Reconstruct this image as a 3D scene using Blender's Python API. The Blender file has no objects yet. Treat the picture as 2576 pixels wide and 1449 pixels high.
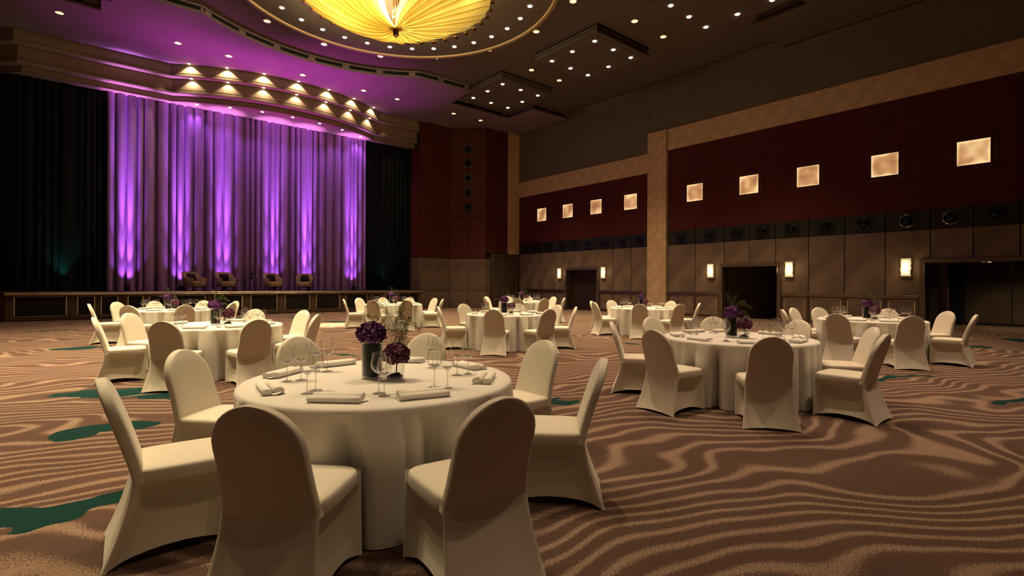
import bpy, math, random
import numpy as np
from mathutils import Vector

random.seed(7)
rng = np.random.default_rng(7)
SC = bpy.context.scene
COL = SC.collection
PI = math.pi

# ------------------------------------------------------------------ camera
cam_d = bpy.data.cameras.new('camera')
cam = bpy.data.objects.new('camera', cam_d)
COL.objects.link(cam)
cam_d.sensor_width = 36.0
cam_d.lens = 36.0 * 1303.0 / 2576.0
cam_d.shift_y = -10.2 / 2576.0
cam_d.clip_start = 0.05
cam_d.clip_end = 200
cam.location = (0, 0, 1.42)
cam.rotation_mode = 'QUATERNION'
from mathutils import Matrix
YAW = math.radians(39.86)
cam.rotation_quaternion = (Matrix.Rotation(-YAW, 3, 'Z') @ Matrix.Rotation(PI / 2, 3, 'X')
                           @ Matrix.Rotation(math.radians(0.28), 3, 'Z')).to_quaternion()
SC.camera = cam

# ------------------------------------------------------------------ world, exposure
world = bpy.data.worlds.new('world')
SC.world = world
world.use_nodes = True
bg = world.node_tree.nodes['Background']
bg.inputs[0].default_value = (0.02, 0.014, 0.01, 1)
bg.inputs[1].default_value = 0.3
SC.view_settings.view_transform = 'Standard'
SC.view_settings.look = 'None'
SC.view_settings.gamma = 1.0
SC.view_settings.use_curve_mapping = False
SC.view_settings.exposure = 0.0
SC.cycles.max_bounces = 4
SC.cycles.diffuse_bounces = 2
SC.cycles.glossy_bounces = 2
SC.cycles.transmission_bounces = 2
SC.cycles.transparent_max_bounces = 24
SC.cycles.caustics_reflective = False
SC.cycles.caustics_refractive = False
SC.cycles.sample_clamp_indirect = 4.0

WARM = (1.0, 0.765, 0.445)
WARM2 = (1.0, 0.70, 0.45)
VIOLET = (0.66, 0.22, 1.0)
MAGENTA = (0.80, 0.06, 0.85)
TEAL = (0.08, 0.75, 0.62)
P_RING = 480.0      # watts for each lamp of the chandelier ring
P_PANEL = 420.0     # ... of a ceiling light panel
P_DOWN = 240.0      # ... of a plain downlight
P_LEFT = 900.0      # ... of the light panels over the left tables
P_NEAR = 340.0      # ... of the downlights over the near tables
P_REAR = 520.0      # ... of the downlights behind the camera
P_VALANCE = 55.0    # ... of the small cornice spots
P_UP = 1900.0        # ... of the stage uplights on the curtain
P_WASH = 2600.0      # ... of the spot added to each to tint the ceiling magenta
Z1, Z2 = 10.75, 11.10   # lower soffit and hall ceiling
XW = 21.10              # right wall
RC = (7.85, 15.35)      # centre of the chandelier ring

_ld = {}
def spot_data(power, col, cone=100, blend=0.7, rad=0.06):
    k = (power, col, cone, blend, rad)
    if k not in _ld:
        l = bpy.data.lights.new('lamp_light', 'SPOT')
        l.energy = power; l.color = col; l.spot_size = math.radians(cone)
        l.spot_blend = blend; l.shadow_soft_size = rad
        _ld[k] = l
    return _ld[k]
def spot(parent, loc, power, col, cone=100, blend=0.7, rad=0.06, aim=None):
    o = bpy.data.objects.new('lamp_light', spot_data(power, col, cone, blend, rad))
    COL.objects.link(o)
    o.parent = parent
    o.location = loc
    if aim is not None:
        o.rotation_mode = 'QUATERNION'
        o.rotation_quaternion = (Vector(aim)).to_track_quat('-Z', 'Y')
    return o

# ------------------------------------------------------------------ materials
MATS = {}
def N(nt, t, **kw):
    n = nt.nodes.new(t)
    for k, v in kw.items():
        setattr(n, k, v)
    return n
def mat(name, col, rough=0.6, metal=0.0, spec=0.5, emit=None, estr=0.0, sheen=0.0, noise=None, bump=None):
    """noise = (scale, amount, detail): darkens and lightens the colour; bump = (scale, strength)"""
    m = bpy.data.materials.new(name); m.use_nodes = True
    nt = m.node_tree; b = nt.nodes['Principled BSDF']
    b.inputs['Base Color'].default_value = (*col, 1)
    b.inputs['Roughness'].default_value = rough
    b.inputs['Metallic'].default_value = metal
    b.inputs['Specular IOR Level'].default_value = spec
    if sheen:
        b.inputs['Sheen Weight'].default_value = sheen
    if emit:
        b.inputs['Emission Color'].default_value = (*emit, 1)
        b.inputs['Emission Strength'].default_value = estr
    if noise or bump:
        tc = N(nt, 'ShaderNodeTexCoord')
    if noise:
        s, amt, det = noise
        n = N(nt, 'ShaderNodeTexNoise'); n.inputs['Scale'].default_value = s; n.inputs['Detail'].default_value = det
        nt.links.new(tc.outputs['Object'], n.inputs['Vector'])
        mr = N(nt, 'ShaderNodeMapRange'); mr.inputs[1].default_value = 0.3; mr.inputs[2].default_value = 0.7
        mr.inputs[3].default_value = 1 - amt; mr.inputs[4].default_value = 1 + amt
        nt.links.new(n.outputs['Fac'], mr.inputs[0])
        mx = N(nt, 'ShaderNodeVectorMath', operation='SCALE'); mx.inputs[0].default_value = col
        nt.links.new(mr.outputs[0], mx.inputs['Scale'])
        nt.links.new(mx.outputs[0], b.inputs['Base Color'])
    if bump:
        s, st = bump
        n2 = N(nt, 'ShaderNodeTexNoise'); n2.inputs['Scale'].default_value = s; n2.inputs['Detail'].default_value = 4
        nt.links.new(tc.outputs['Object'], n2.inputs['Vector'])
        bp = N(nt, 'ShaderNodeBump'); bp.inputs['Strength'].default_value = st; bp.inputs['Distance'].default_value = 0.01
        nt.links.new(n2.outputs['Fac'], bp.inputs['Height'])
        nt.links.new(bp.outputs[0], b.inputs['Normal'])
    MATS[name] = m
    return m

mat('chair_cloth', (0.74, 0.68, 0.55), 0.62, spec=0.35, sheen=0.25, bump=(260, 0.06))
mat('table_cloth', (0.80, 0.76, 0.69), 0.85, spec=0.2, sheen=0.2, bump=(220, 0.05))
mat('napkin', (0.84, 0.80, 0.72), 0.85, spec=0.2, bump=(180, 0.06))
mat('ceiling_paint', (0.13, 0.098, 0.078), 0.9, spec=0.2, noise=(3, 0.05, 3))
mat('soffit_paint', (0.24, 0.17, 0.19), 0.9, spec=0.2, noise=(2, 0.05, 3))
mat('upper_wall_paint', (0.14, 0.112, 0.085), 0.9, spec=0.2, noise=(2, 0.06, 4))
mat('cornice_paint', (0.26, 0.19, 0.135), 0.75, spec=0.3)
mat('stone', (0.55, 0.37, 0.215), 0.75, spec=0.3, noise=(2.6, 0.16, 6), bump=(14, 0.15))
mat('panel_suede', (0.165, 0.110, 0.080), 0.8, spec=0.3, noise=(1.1, 0.34, 6), bump=(60, 0.1))
mat('burgundy_fabric', (0.080, 0.015, 0.016), 0.85, spec=0.15, noise=(5, 0.12, 3))
mat('burgundy_wood', (0.085, 0.017, 0.012), 0.6, spec=0.25, noise=(4, 0.15, 4))
mat('black_panel', (0.008, 0.007, 0.007), 0.6, spec=0.3)
mat('nozzle_band', (0.016, 0.0145, 0.014), 0.6, spec=0.3)
mat('nozzle_black', (0.004, 0.004, 0.004), 0.35, spec=0.5)
mat('nozzle_ball', (0.02, 0.02, 0.02), 0.08, metal=0.9)
mat('trim_metal', (0.26, 0.19, 0.135), 0.34, metal=1.0)
mat('bright_metal', (0.62, 0.52, 0.38), 0.2, metal=1.0)
mat('frame_metal', (0.15, 0.105, 0.075), 0.42, metal=0.55)
mat('stage_wood', (0.10, 0.058, 0.036), 0.5, spec=0.4, noise=(3, 0.2, 4))
mat('stage_deck', (0.05, 0.035, 0.035), 0.45, spec=0.5)
mat('dark_wood', (0.030, 0.016, 0.010), 0.5, spec=0.35, noise=(5, 0.3, 4))
mat('door_wood', (0.085, 0.056, 0.040), 0.6, spec=0.3, noise=(1.5, 0.3, 5))
mat('black_curtain', (0.010, 0.012, 0.013), 0.95, spec=0.1)
mat('stage_curtain', (0.38, 0.22, 0.48), 0.7, spec=0.3)
mat('black_metal', (0.01, 0.01, 0.01), 0.4, metal=0.3)
mat('armchair_fabric', (0.27, 0.17, 0.115), 0.9, spec=0.15, noise=(8, 0.08, 3))
mat('cushion_fabric', (0.02, 0.012, 0.018), 0.9, spec=0.15)
mat('hydrangea_purple', (0.095, 0.012, 0.125), 0.5, spec=0.4, noise=(30, 0.4, 2))
mat('hydrangea_maroon', (0.085, 0.007, 0.036), 0.5, spec=0.4, noise=(30, 0.4, 2))
mat('fern_green', (0.085, 0.115, 0.022), 0.6, noise=(20, 0.3, 2))
mat('stem_green', (0.05, 0.065, 0.018), 0.6)
mat('leaf_lining', (0.003, 0.0045, 0.002), 0.7, spec=0.2, noise=(18, 0.5, 3))
mat('pebbles', (0.012, 0.010, 0.010), 0.25)
mat('gold', (0.75, 0.50, 0.20), 0.2, metal=1.0)
mat('ring_trim_gold', (0.38, 0.25, 0.12), 0.5)
mat('slot_black', (0.003, 0.003, 0.003), 0.9)
mat('reflector', (0.85, 0.72, 0.5), 0.15, metal=1.0)
mat('lamp_glow', (1, 0.9, 0.7), 0.5, emit=(1.0, 0.80, 0.50), estr=26.0)
mat('lamp_soft', (1, 0.9, 0.7), 0.5, emit=(1.0, 0.76, 0.42), estr=1.3)
mat('lamp_violet', (1, 0.9, 1), 0.5, emit=(1.0, 0.75, 0.95), estr=10.0)
mat('bulb_glow', (1, 0.85, 0.5), 0.5, emit=(1.0, 0.66, 0.25), estr=20.0)
for m_ in ('lamp_glow', 'lamp_soft', 'lamp_violet', 'bulb_glow'): MATS[m_].cycles.emission_sampling = 'NONE'   # their spot lamps carry the light

def glass_mat(name, tint, edge=0.5, base=0.04):
    m = bpy.data.materials.new(name); m.use_nodes = True
    nt = m.node_tree; nt.nodes.clear()
    out = N(nt, 'ShaderNodeOutputMaterial')
    tr = N(nt, 'ShaderNodeBsdfTransparent'); tr.inputs[0].default_value = (*tint, 1)
    gl = N(nt, 'ShaderNodeBsdfGlossy'); gl.inputs['Roughness'].default_value = 0.03
    gl.inputs[0].default_value = (1, 1, 1, 1)
    lw = N(nt, 'ShaderNodeLayerWeight'); lw.inputs[0].default_value = 0.5
    pw = N(nt, 'ShaderNodeMath', operation='POWER'); pw.inputs[1].default_value = 3.2
    nt.links.new(lw.outputs['Facing'], pw.inputs[0])
    mr = N(nt, 'ShaderNodeMapRange'); mr.inputs[3].default_value = base; mr.inputs[4].default_value = edge
    nt.links.new(pw.outputs[0], mr.inputs[0])
    mx = N(nt, 'ShaderNodeMixShader')
    nt.links.new(mr.outputs[0], mx.inputs[0]); nt.links.new(tr.outputs[0], mx.inputs[1]); nt.links.new(gl.outputs[0], mx.inputs[2])
    nt.links.new(mx.outputs[0], out.inputs[0])
    MATS[name] = m
glass_mat('clear_glass', (0.985, 0.985, 0.98), 0.9, 0.025)
glass_mat('stem_glass', (0.84, 0.84, 0.84), 0.9, 0.10)
glass_mat('vase_glass', (0.95, 0.96, 0.95), 0.7, 0.015)

def alabaster():
    m = bpy.data.materials.new('alabaster_glow'); m.use_nodes = True
    nt = m.node_tree; b = nt.nodes['Principled BSDF']
    b.inputs['Base Color'].default_value = (0.6, 0.42, 0.28, 1); b.inputs['Roughness'].default_value = 0.4
    tc = N(nt, 'ShaderNodeTexCoord')
    oi = N(nt, 'ShaderNodeObjectInfo')
    ad = N(nt, 'ShaderNodeVectorMath', operation='ADD')
    sc = N(nt, 'ShaderNodeVectorMath', operation='SCALE'); sc.inputs[0].default_value = (13, 7, 5)
    nt.links.new(oi.outputs['Random'], sc.inputs['Scale'])
    nt.links.new(tc.outputs['Object'], ad.inputs[0]); nt.links.new(sc.outputs[0], ad.inputs[1])
    n = N(nt, 'ShaderNodeTexNoise'); n.inputs['Scale'].default_value = 1.7; n.inputs['Detail'].default_value = 1.5
    nt.links.new(ad.outputs[0], n.inputs['Vector'])
    # lamps sit behind the edges of the pane: brighter towards its rim
    sp = N(nt, 'ShaderNodeSeparateXYZ'); nt.links.new(tc.outputs['Object'], sp.inputs[0])
    def absn(sock, k):
        a = N(nt, 'ShaderNodeMath', operation='ABSOLUTE'); nt.links.new(sock, a.inputs[0])
        c = N(nt, 'ShaderNodeMath', operation='MULTIPLY'); nt.links.new(a.outputs[0], c.inputs[0]); c.inputs[1].default_value = k
        return c.outputs[0]
    mxx = N(nt, 'ShaderNodeMath', operation='MAXIMUM')
    nt.links.new(absn(sp.outputs['Y'], 1 / 0.39), mxx.inputs[0]); nt.links.new(absn(sp.outputs['Z'], 1 / 0.375), mxx.inputs[1])
    pw = N(nt, 'ShaderNodeMath', operation='POWER'); nt.links.new(mxx.outputs[0], pw.inputs[0]); pw.inputs[1].default_value = 9.0
    mr = N(nt, 'ShaderNodeMapRange'); mr.inputs[1].default_value = 0.33; mr.inputs[2].default_value = 0.68
    mr.inputs[3].default_value = 0.14; mr.inputs[4].default_value = 0.80
    nt.links.new(n.outputs['Fac'], mr.inputs[0])
    ma = N(nt, 'ShaderNodeMath', operation='MULTIPLY_ADD'); nt.links.new(pw.outputs[0], ma.inputs[0]); ma.inputs[1].default_value = 0.7
    nt.links.new(mr.outputs[0], ma.inputs[2])
    cr = N(nt, 'ShaderNodeValToRGB')
    cr.color_ramp.elements[0].position = 0.0; cr.color_ramp.elements[0].color = (0.13, 0.06, 0.032, 1)
    cr.color_ramp.elements[1].position = 1.0; cr.color_ramp.elements[1].color = (1.0, 0.72, 0.34, 1)
    e = cr.color_ramp.elements.new(0.5); e.color = (0.48, 0.235, 0.095, 1)
    nt.links.new(ma.outputs[0], cr.inputs[0])
    nt.links.new(cr.outputs[0], b.inputs['Emission Color'])
    b.inputs['Emission Strength'].default_value = 1.05
    MATS['alabaster_glow'] = m
alabaster()

def sconce_glow():
    m = bpy.data.materials.new('sconce_glow'); m.use_nodes = True
    nt = m.node_tree; b = nt.nodes['Principled BSDF']
    b.inputs['Base Color'].default_value = (0.9, 0.85, 0.6, 1)
    tc = N(nt, 'ShaderNodeTexCoord'); w = N(nt, 'ShaderNodeTexNoise'); w.inputs['Scale'].default_value = 1
    mp = N(nt, 'ShaderNodeMapping'); mp.inputs['Scale'].default_value = (1, 1, 22)
    nt.links.new(tc.outputs['Object'], mp.inputs[0]); nt.links.new(mp.outputs[0], w.inputs['Vector'])
    mr = N(nt, 'ShaderNodeMapRange'); mr.inputs[3].default_value = 0.75; mr.inputs[4].default_value = 1.4
    nt.links.new(w.outputs['Fac'], mr.inputs[0])
    b.inputs['Emission Color'].default_value = (1.0, 0.80, 0.36, 1)
    nt.links.new(mr.outputs[0], b.inputs['Emission Strength'])
    MATS['sconce_glow'] = m
sconce_glow()
mat('sconce_edge', (0.55, 0.50, 0.42), 0.3, emit=(1.0, 0.72, 0.42), estr=0.35)

def blade_glass():
    m = bpy.data.materials.new('blade_glass'); m.use_nodes = True
    nt = m.node_tree; nt.nodes.clear()
    out = N(nt, 'ShaderNodeOutputMaterial')
    tl = N(nt, 'ShaderNodeBsdfTranslucent'); tl.inputs[0].default_value = (0.92, 0.80, 0.40, 1)
    df = N(nt, 'ShaderNodeBsdfDiffuse'); df.inputs[0].default_value = (0.6, 0.50, 0.22, 1)
    tp = N(nt, 'ShaderNodeBsdfTransparent'); tp.inputs[0].default_value = (0.95, 0.82, 0.45, 1)
    gl = N(nt, 'ShaderNodeBsdfGlossy'); gl.inputs['Roughness'].default_value = 0.15
    a = N(nt, 'ShaderNodeMixShader'); a.inputs[0].default_value = 0.3
    nt.links.new(tl.outputs[0], a.inputs[1]); nt.links.new(df.outputs[0], a.inputs[2])
    c = N(nt, 'ShaderNodeMixShader'); c.inputs[0].default_value = 0.25
    nt.links.new(a.outputs[0], c.inputs[1]); nt.links.new(tp.outputs[0], c.inputs[2])
    d = N(nt, 'ShaderNodeMixShader'); d.inputs[0].default_value = 0.06
    nt.links.new(c.outputs[0], d.inputs[1]); nt.links.new(gl.outputs[0], d.inputs[2])
    nt.links.new(d.outputs[0], out.inputs[0])
    MATS['blade_glass'] = m
blade_glass()

TEALS = [  # x, y, half length, half width, turn of the teal patches woven into the carpet
    (-0.10, 4.28, 0.62, 0.20, -8), (0.22, 6.33, 0.42, 0.24, -18), (0.30, 8.35, 0.75, 0.22, -22), (0.85, 7.7, 0.45, 0.13, -25),
    (-0.02, 14.45, 0.45, 0.42, 10), (4.42, 4.5, 0.16, 0.22, 30), (9.85, 2.25, 0.60, 0.11, -10), (8.85, 0.85, 0.32, 0.14, -20),
    (5.95, 11.2, 0.62, 0.10, -38), (3.95, 10.05, 0.55, 0.07, -55), (-0.6, 20.15, 0.7, 0.22, 6), (15.9, 2.45, 0.7, 0.12, -25),
    (10.15, 7.7, 0.35, 0.16, -70), (19.0, 1.9, 0.6, 0.18, 10), (7.0, 21.5, 0.6, 0.25, -20), (9.6, 17.2, 0.9, 0.16, -35),
    (7.6, 18.6, 1.0, 0.22, -30), (10.9, 12.2, 0.55, 0.16, -50), (15.9, 9.6, 0.5, 0.2, -40), (3.2, 12.6, 0.5, 0.14, -30),
    (17.5, 13.0, 0.6, 0.3, -30), (10.4, 20.5, 0.8, 0.3, -10)]
def carpet():
    m = bpy.data.materials.new('carpet'); m.use_nodes = True
    nt = m.node_tree; b = nt.nodes['Principled BSDF']; L = nt.links.new
    b.inputs['Roughness'].default_value = 0.95; b.inputs['Specular IOR Level'].default_value = 0.1
    tc = N(nt, 'ShaderNodeTexCoord')
    sp = N(nt, 'ShaderNodeSeparateXYZ'); L(tc.outputs['Object'], sp.inputs[0])
    def math_(op, a, bb=None, c=None):
        n = N(nt, 'ShaderNodeMath', operation=op)
        for i, v in enumerate((a, bb, c)):
            if v is None: continue
            if isinstance(v, (int, float)): n.inputs[i].default_value = v
            else: L(v, n.inputs[i])
        return n.outputs[0]
    def noise(scale, det, vec=None, rough=0.5):
        n = N(nt, 'ShaderNodeTexNoise'); n.inputs['Scale'].default_value = scale; n.inputs['Detail'].default_value = det
        n.inputs['Roughness'].default_value = rough
        L(vec if vec else tc.outputs['Object'], n.inputs['Vector'])
        return n
    mp = N(nt, 'ShaderNodeMapping'); mp.inputs['Scale'].default_value = (0.40, 0.50, 1.0); mp.inputs['Location'].default_value = (3.1, 1.7, 0)
    mp.inputs['Rotation'].default_value = (0, 0, math.radians(20))
    L(tc.outputs['Object'], mp.inputs[0])
    big = noise(1.0, 1.0, mp.outputs[0], 0.4).outputs['Fac']
    mid = noise(2.3, 1.0, mp.outputs[0], 0.4).outputs['Fac']
    fine = noise(85, 3, None, 0.75).outputs['Fac']
    phi = math_('ADD', math_('MULTIPLY', sp.outputs['X'], 0.36), math_('MULTIPLY', sp.outputs['Y'], 0.88))
    phi = math_('ADD', phi, math_('MULTIPLY', big, 2.5))
    phi = math_('ADD', phi, math_('MULTIPLY', mid, 0.85))
    ph = math_('MULTIPLY', phi, 2 * PI / 0.225)
    si = math_('SINE', ph)
    si = math_('ADD', si, math_('MULTIPLY', math_('SUBTRACT', fine, 0.5), 5.6))
    mr = N(nt, 'ShaderNodeMapRange'); mr.interpolation_type = 'SMOOTHSTEP'
    mr.inputs[1].default_value = 0.28; mr.inputs[2].default_value = 0.85
    L(si, mr.inputs[0])
    spk = noise(240, 2, None, 0.8).outputs['Fac']
    mot = noise(1.6, 3).outputs['Fac']
    mix = N(nt, 'ShaderNodeMix', data_type='RGBA'); L(mr.outputs[0], mix.inputs[0])
    mix.inputs[6].default_value = (0.100, 0.059, 0.045, 1); mix.inputs[7].default_value = (0.28, 0.19, 0.133, 1)
    # teal patches
    warp = noise(1.7, 2)
    wv = N(nt, 'ShaderNodeVectorMath', operation='SUBTRACT'); L(warp.outputs['Color'], wv.inputs[0]); wv.inputs[1].default_value = (0.5, 0.5, 0.5)
    ws = N(nt, 'ShaderNodeVectorMath', operation='SCALE'); L(wv.outputs[0], ws.inputs[0]); ws.inputs['Scale'].default_value = 0.95
    pw = N(nt, 'ShaderNodeVectorMath', operation='ADD'); L(tc.outputs['Object'], pw.inputs[0]); L(ws.outputs[0], pw.inputs[1])
    acc = None
    for (x, y, a, w, r) in TEALS:
        q = N(nt, 'ShaderNodeMapping'); q.vector_type = 'TEXTURE'
        q.inputs['Location'].default_value = (x, y, 0); q.inputs['Rotation'].default_value = (0, 0, math.radians(r)); q.inputs['Scale'].default_value = (a, w, 1)
        L(pw.outputs[0], q.inputs[0])
        ln = N(nt, 'ShaderNodeVectorMath', operation='LENGTH'); L(q.outputs[0], ln.inputs[0])
        acc = ln.outputs['Value'] if acc is None else math_('MINIMUM', acc, ln.outputs['Value'])
    edge = math_('ADD', acc, math_('MULTIPLY', math_('SUBTRACT', fine, 0.5), 0.25))
    tm = math_('LESS_THAN', edge, 1.0)
    mix2 = N(nt, 'ShaderNodeMix', data_type='RGBA'); L(tm, mix2.inputs[0]); L(mix.outputs[2], mix2.inputs[6])
    mix2.inputs[7].default_value = (0.006, 0.034, 0.030, 1)
    mv = N(nt, 'ShaderNodeMapRange'); mv.inputs[1].default_value = 0.25; mv.inputs[2].default_value = 0.75
    mv.inputs[3].default_value = 0.45; mv.inputs[4].default_value = 1.6; L(spk, mv.inputs[0])
    mv2 = N(nt, 'ShaderNodeMapRange'); mv2.inputs[3].default_value = 0.82; mv2.inputs[4].default_value = 1.18; L(mot, mv2.inputs[0])
    sc = N(nt, 'ShaderNodeVectorMath', operation='SCALE'); L(mix2.outputs[2], sc.inputs[0]); L(math_('MULTIPLY', mv.outputs[0], mv2.outputs[0]), sc.inputs['Scale'])
    L(sc.outputs[0], b.inputs['Base Color'])
    bp = N(nt, 'ShaderNodeBump'); bp.inputs['Strength'].default_value = 0.35; bp.inputs['Distance'].default_value = 0.006
    L(spk, bp.inputs['Height']); L(bp.outputs[0], b.inputs['Normal'])
    MATS['carpet'] = m
carpet()

# ------------------------------------------------------------------ mesh helpers
class MB:
    def __init__(s): s.v = []; s.f = []
    def add(s, v, f):
        o = len(s.v); s.v += [tuple(p) for p in v]; s.f += [tuple(i + o for i in q) for q in f]; return s
    def box(s, x0, x1, y0, y1, z0, z1, ch=0.0):
        if x0 > x1: x0, x1 = x1, x0
        if y0 > y1: y0, y1 = y1, y0
        if z0 > z1: z0, z1 = z1, z0
        return s.add([(x0, y0, z0), (x1, y0, z0), (x1, y1, z0), (x0, y1, z0), (x0, y0, z1), (x1, y0, z1), (x1, y1, z1), (x0, y1, z1)],
                     [(0, 3, 2, 1), (4, 5, 6, 7), (0, 1, 5, 4), (1, 2, 6, 5), (2, 3, 7, 6), (3, 0, 4, 7)])
    def lathe(s, prof, n=24, cx=0, cy=0, cap0=False, cap1=False):
        v = []; f = []
        for r, z in prof:
            for i in range(n):
                a = 2 * PI * i / n; v.append((cx + r * math.cos(a), cy + r * math.sin(a), z))
        for k in range(len(prof) - 1):
            for i in range(n):
                j = (i + 1) % n; f.append((k * n + i, k * n + j, (k + 1) * n + j, (k + 1) * n + i))
        if cap0: f.append(tuple(range(n - 1, -1, -1)))
        if cap1: f.append(tuple((len(prof) - 1) * n + i for i in range(n)))
        return s.add(v, f)
    def tube(s, pts, r, n=8, cap=True):
        pts = [Vector(p) for p in pts]; v = []; f = []
        rs = r if isinstance(r, (list, tuple)) else [r] * len(pts)
        for k, p in enumerate(pts):
            d = (pts[min(k + 1, len(pts) - 1)] - pts[max(k - 1, 0)]).normalized()
            u = d.cross(Vector((0, 0, 1)))
            if u.length < 1e-3: u = Vector((1, 0, 0))
            u.normalize(); w = u.cross(d)
            for i in range(n):
                a = 2 * PI * i / n; v.append(tuple(p + (u * math.cos(a) + w * math.sin(a)) * rs[k]))
        for k in range(len(pts) - 1):
            for i in range(n):
                j = (i + 1) % n; f.append((k * n + i, k * n + j, (k + 1) * n + j, (k + 1) * n + i))
        if cap:
            f.append(tuple(range(n - 1, -1, -1))); f.append(tuple((len(pts) - 1) * n + i for i in range(n)))
        return s.add(v, f)
    def prism(s, outline, z0, z1):
        n = len(outline)
        v = [(x, y, z0) for x, y in outline] + [(x, y, z1) for x, y in outline]
        f = [tuple(range(n - 1, -1, -1)), tuple(range(n, 2 * n))] + [(i, (i + 1) % n, n + (i + 1) % n, n + i) for i in range(n)]
        return s.add(v, f)
    def rings(s, rings, closed=True, cap0=False, cap1=False):
        n = len(rings[0]); v = [p for r in rings for p in r]; f = []
        for k in range(len(rings) - 1):
            for i in range(n if closed else n - 1):
                j = (i + 1) % n; f.append((k * n + i, k * n + j, (k + 1) * n + j, (k + 1) * n + i))
        if cap0: f.append(tuple(range(n - 1, -1, -1)))
        if cap1: f.append(tuple((len(rings) - 1) * n + i for i in range(n)))
        return s.add(v, f)
    def data(s, name, m, smooth=False):
        me = bpy.data.meshes.new(name)
        me.from_pydata(s.v, [], s.f); me.materials.append(MATS[m])
        if smooth: me.polygons.foreach_set('use_smooth', [True] * len(me.polygons))
        me.update()
        return me
def put(name, me, parent=None, loc=(0, 0, 0), rz=0.0):
    o = bpy.data.objects.new(name, me); COL.objects.link(o)
    o.location = loc
    if rz: o.rotation_euler = (0, 0, rz)
    if parent: o.parent = parent
    return o
def part(name, mb, m, parent=None, loc=(0, 0, 0), rz=0.0, smooth=False):
    return put(name, mb.data(name, m, smooth), parent, loc, rz)
def tag(o, label, cat, group=None):
    o['label'] = label; o['category'] = cat
    if group: o['group'] = group
    return o
def thing(name, label, cat, loc=(0, 0, 0), rz=0.0, group=None):
    o = put(name, None, None, loc, rz); o.empty_display_size = 0.1
    return tag(o, label, cat, group)
def struct(name, mb, m, label=None, smooth=False):
    o = part(name, mb, m, smooth=smooth); o['kind'] = 'structure'
    if label: o['label'] = label
    return o
_bx = {}
def boxpart(name, m, parent, x0, x1, y0, y1, z0, z1):
    """a box as its own object at its centre; alike sizes share one mesh"""
    sx, sy, sz = abs(x1 - x0), abs(y1 - y0), abs(z1 - z0)
    k = (name, m, round(sx, 3), round(sy, 3), round(sz, 3))
    if k not in _bx:
        e = min(0.002 if m == 'stone' else 0.006, min(sx, sy, sz) * 0.25)
        mb = MB(); hx, hy, hz = sx / 2, sy / 2, sz / 2
        # chamfered box: 24 corners
        vs = []; idx = {}
        for ax in range(3):
            for sgx in (-1, 1):
                for sgy in (-1, 1):
                    for sgz in (-1, 1):
                        h = [hx - e, hy - e, hz - e]; h[ax] += e
                        idx[(ax, sgx, sgy, sgz)] = len(vs); vs.append((sgx * h[0], sgy * h[1], sgz * h[2]))
        fs = []
        for ax in range(3):
            for sg in (-1, 1):
                q = []
                for (a, b) in ((-1, -1), (1, -1), (1, 1), (-1, 1)):
                    t = [a, b]; t.insert(ax, sg); q.append(idx[(ax, *t)])
                fs.append(tuple(q))
        for ax in range(3):
            o1, o2 = [i for i in range(3) if i != ax]
            for a in (-1, 1):
                for b in (-1, 1):
                    def I(face, s):
                        t = [0, 0, 0]; t[ax] = s; t[o1] = a; t[o2] = b; return idx[(face, *t)]
                    fs.append((I(o1, -1), I(o1, 1), I(o2, 1), I(o2, -1)))
        for a in (-1, 1):
            for b in (-1, 1):
                for c in (-1, 1):
                    fs.append((idx[(0, a, b, c)], idx[(1, a, b, c)], idx[(2, a, b, c)]))
        mb.add(vs, fs)
        import bmesh
        me = mb.data(name, m)
        bm = bmesh.new(); bm.from_mesh(me); bmesh.ops.recalc_face_normals(bm, faces=bm.faces); bm.to_mesh(me); bm.free()
        _bx[k] = me
    return put(name, _bx[k], parent, ((x0 + x1) / 2, (y0 + y1) / 2, (z0 + z1) / 2))
def dup(o, parent=None):
    c = o.copy(); COL.objects.link(c); c.parent = parent
    for ch in list(o.children): dup(ch, c)
    return c
def offset_path(path, d):
    """open path moved sideways to its right by d, mitred"""
    P = [np.array(p, float) for p in path]; out = []
    for i, p in enumerate(P):
        a = P[i] - P[i - 1] if i > 0 else P[1] - P[0]
        b = P[i + 1] - P[i] if i < len(P) - 1 else P[-1] - P[-2]
        a = a / np.linalg.norm(a); b = b / np.linalg.norm(b)
        na = np.array([a[1], -a[0]]); nb = np.array([b[1], -b[0]])
        m = na + nb; m = m / max(1e-6, np.linalg.norm(m))
        out.append(tuple(p + m * d / max(0.35, float(m @ na))))
    return out
def sweep(mb, path, prof):
    rings = []
    for off, z in prof:
        rings.append([(x, y, z) for x, y in offset_path(path, off)])
    return mb.rings(rings, closed=False)

# ------------------------------------------------------------------ the setting
floor = struct('floor', MB().box(-6.2, 26.0, -4.2, 28.6, -0.1, 0.0), 'carpet', 'brown carpet with tan wavy lines and teal patches')
ceiling = struct('ceiling', MB().box(-6.2, 21.5, -4.2, 28.6, Z2, Z2 + 0.2), 'ceiling_paint')
struct('wall_left', MB().box(-6.2, -5.9, -4.2, 28.6, 0, Z2), 'burgundy_fabric')
struct('wall_back', MB().box(-6.2, 21.4, -4.3, -4.0, 0, Z2), 'burgundy_fabric')

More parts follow.
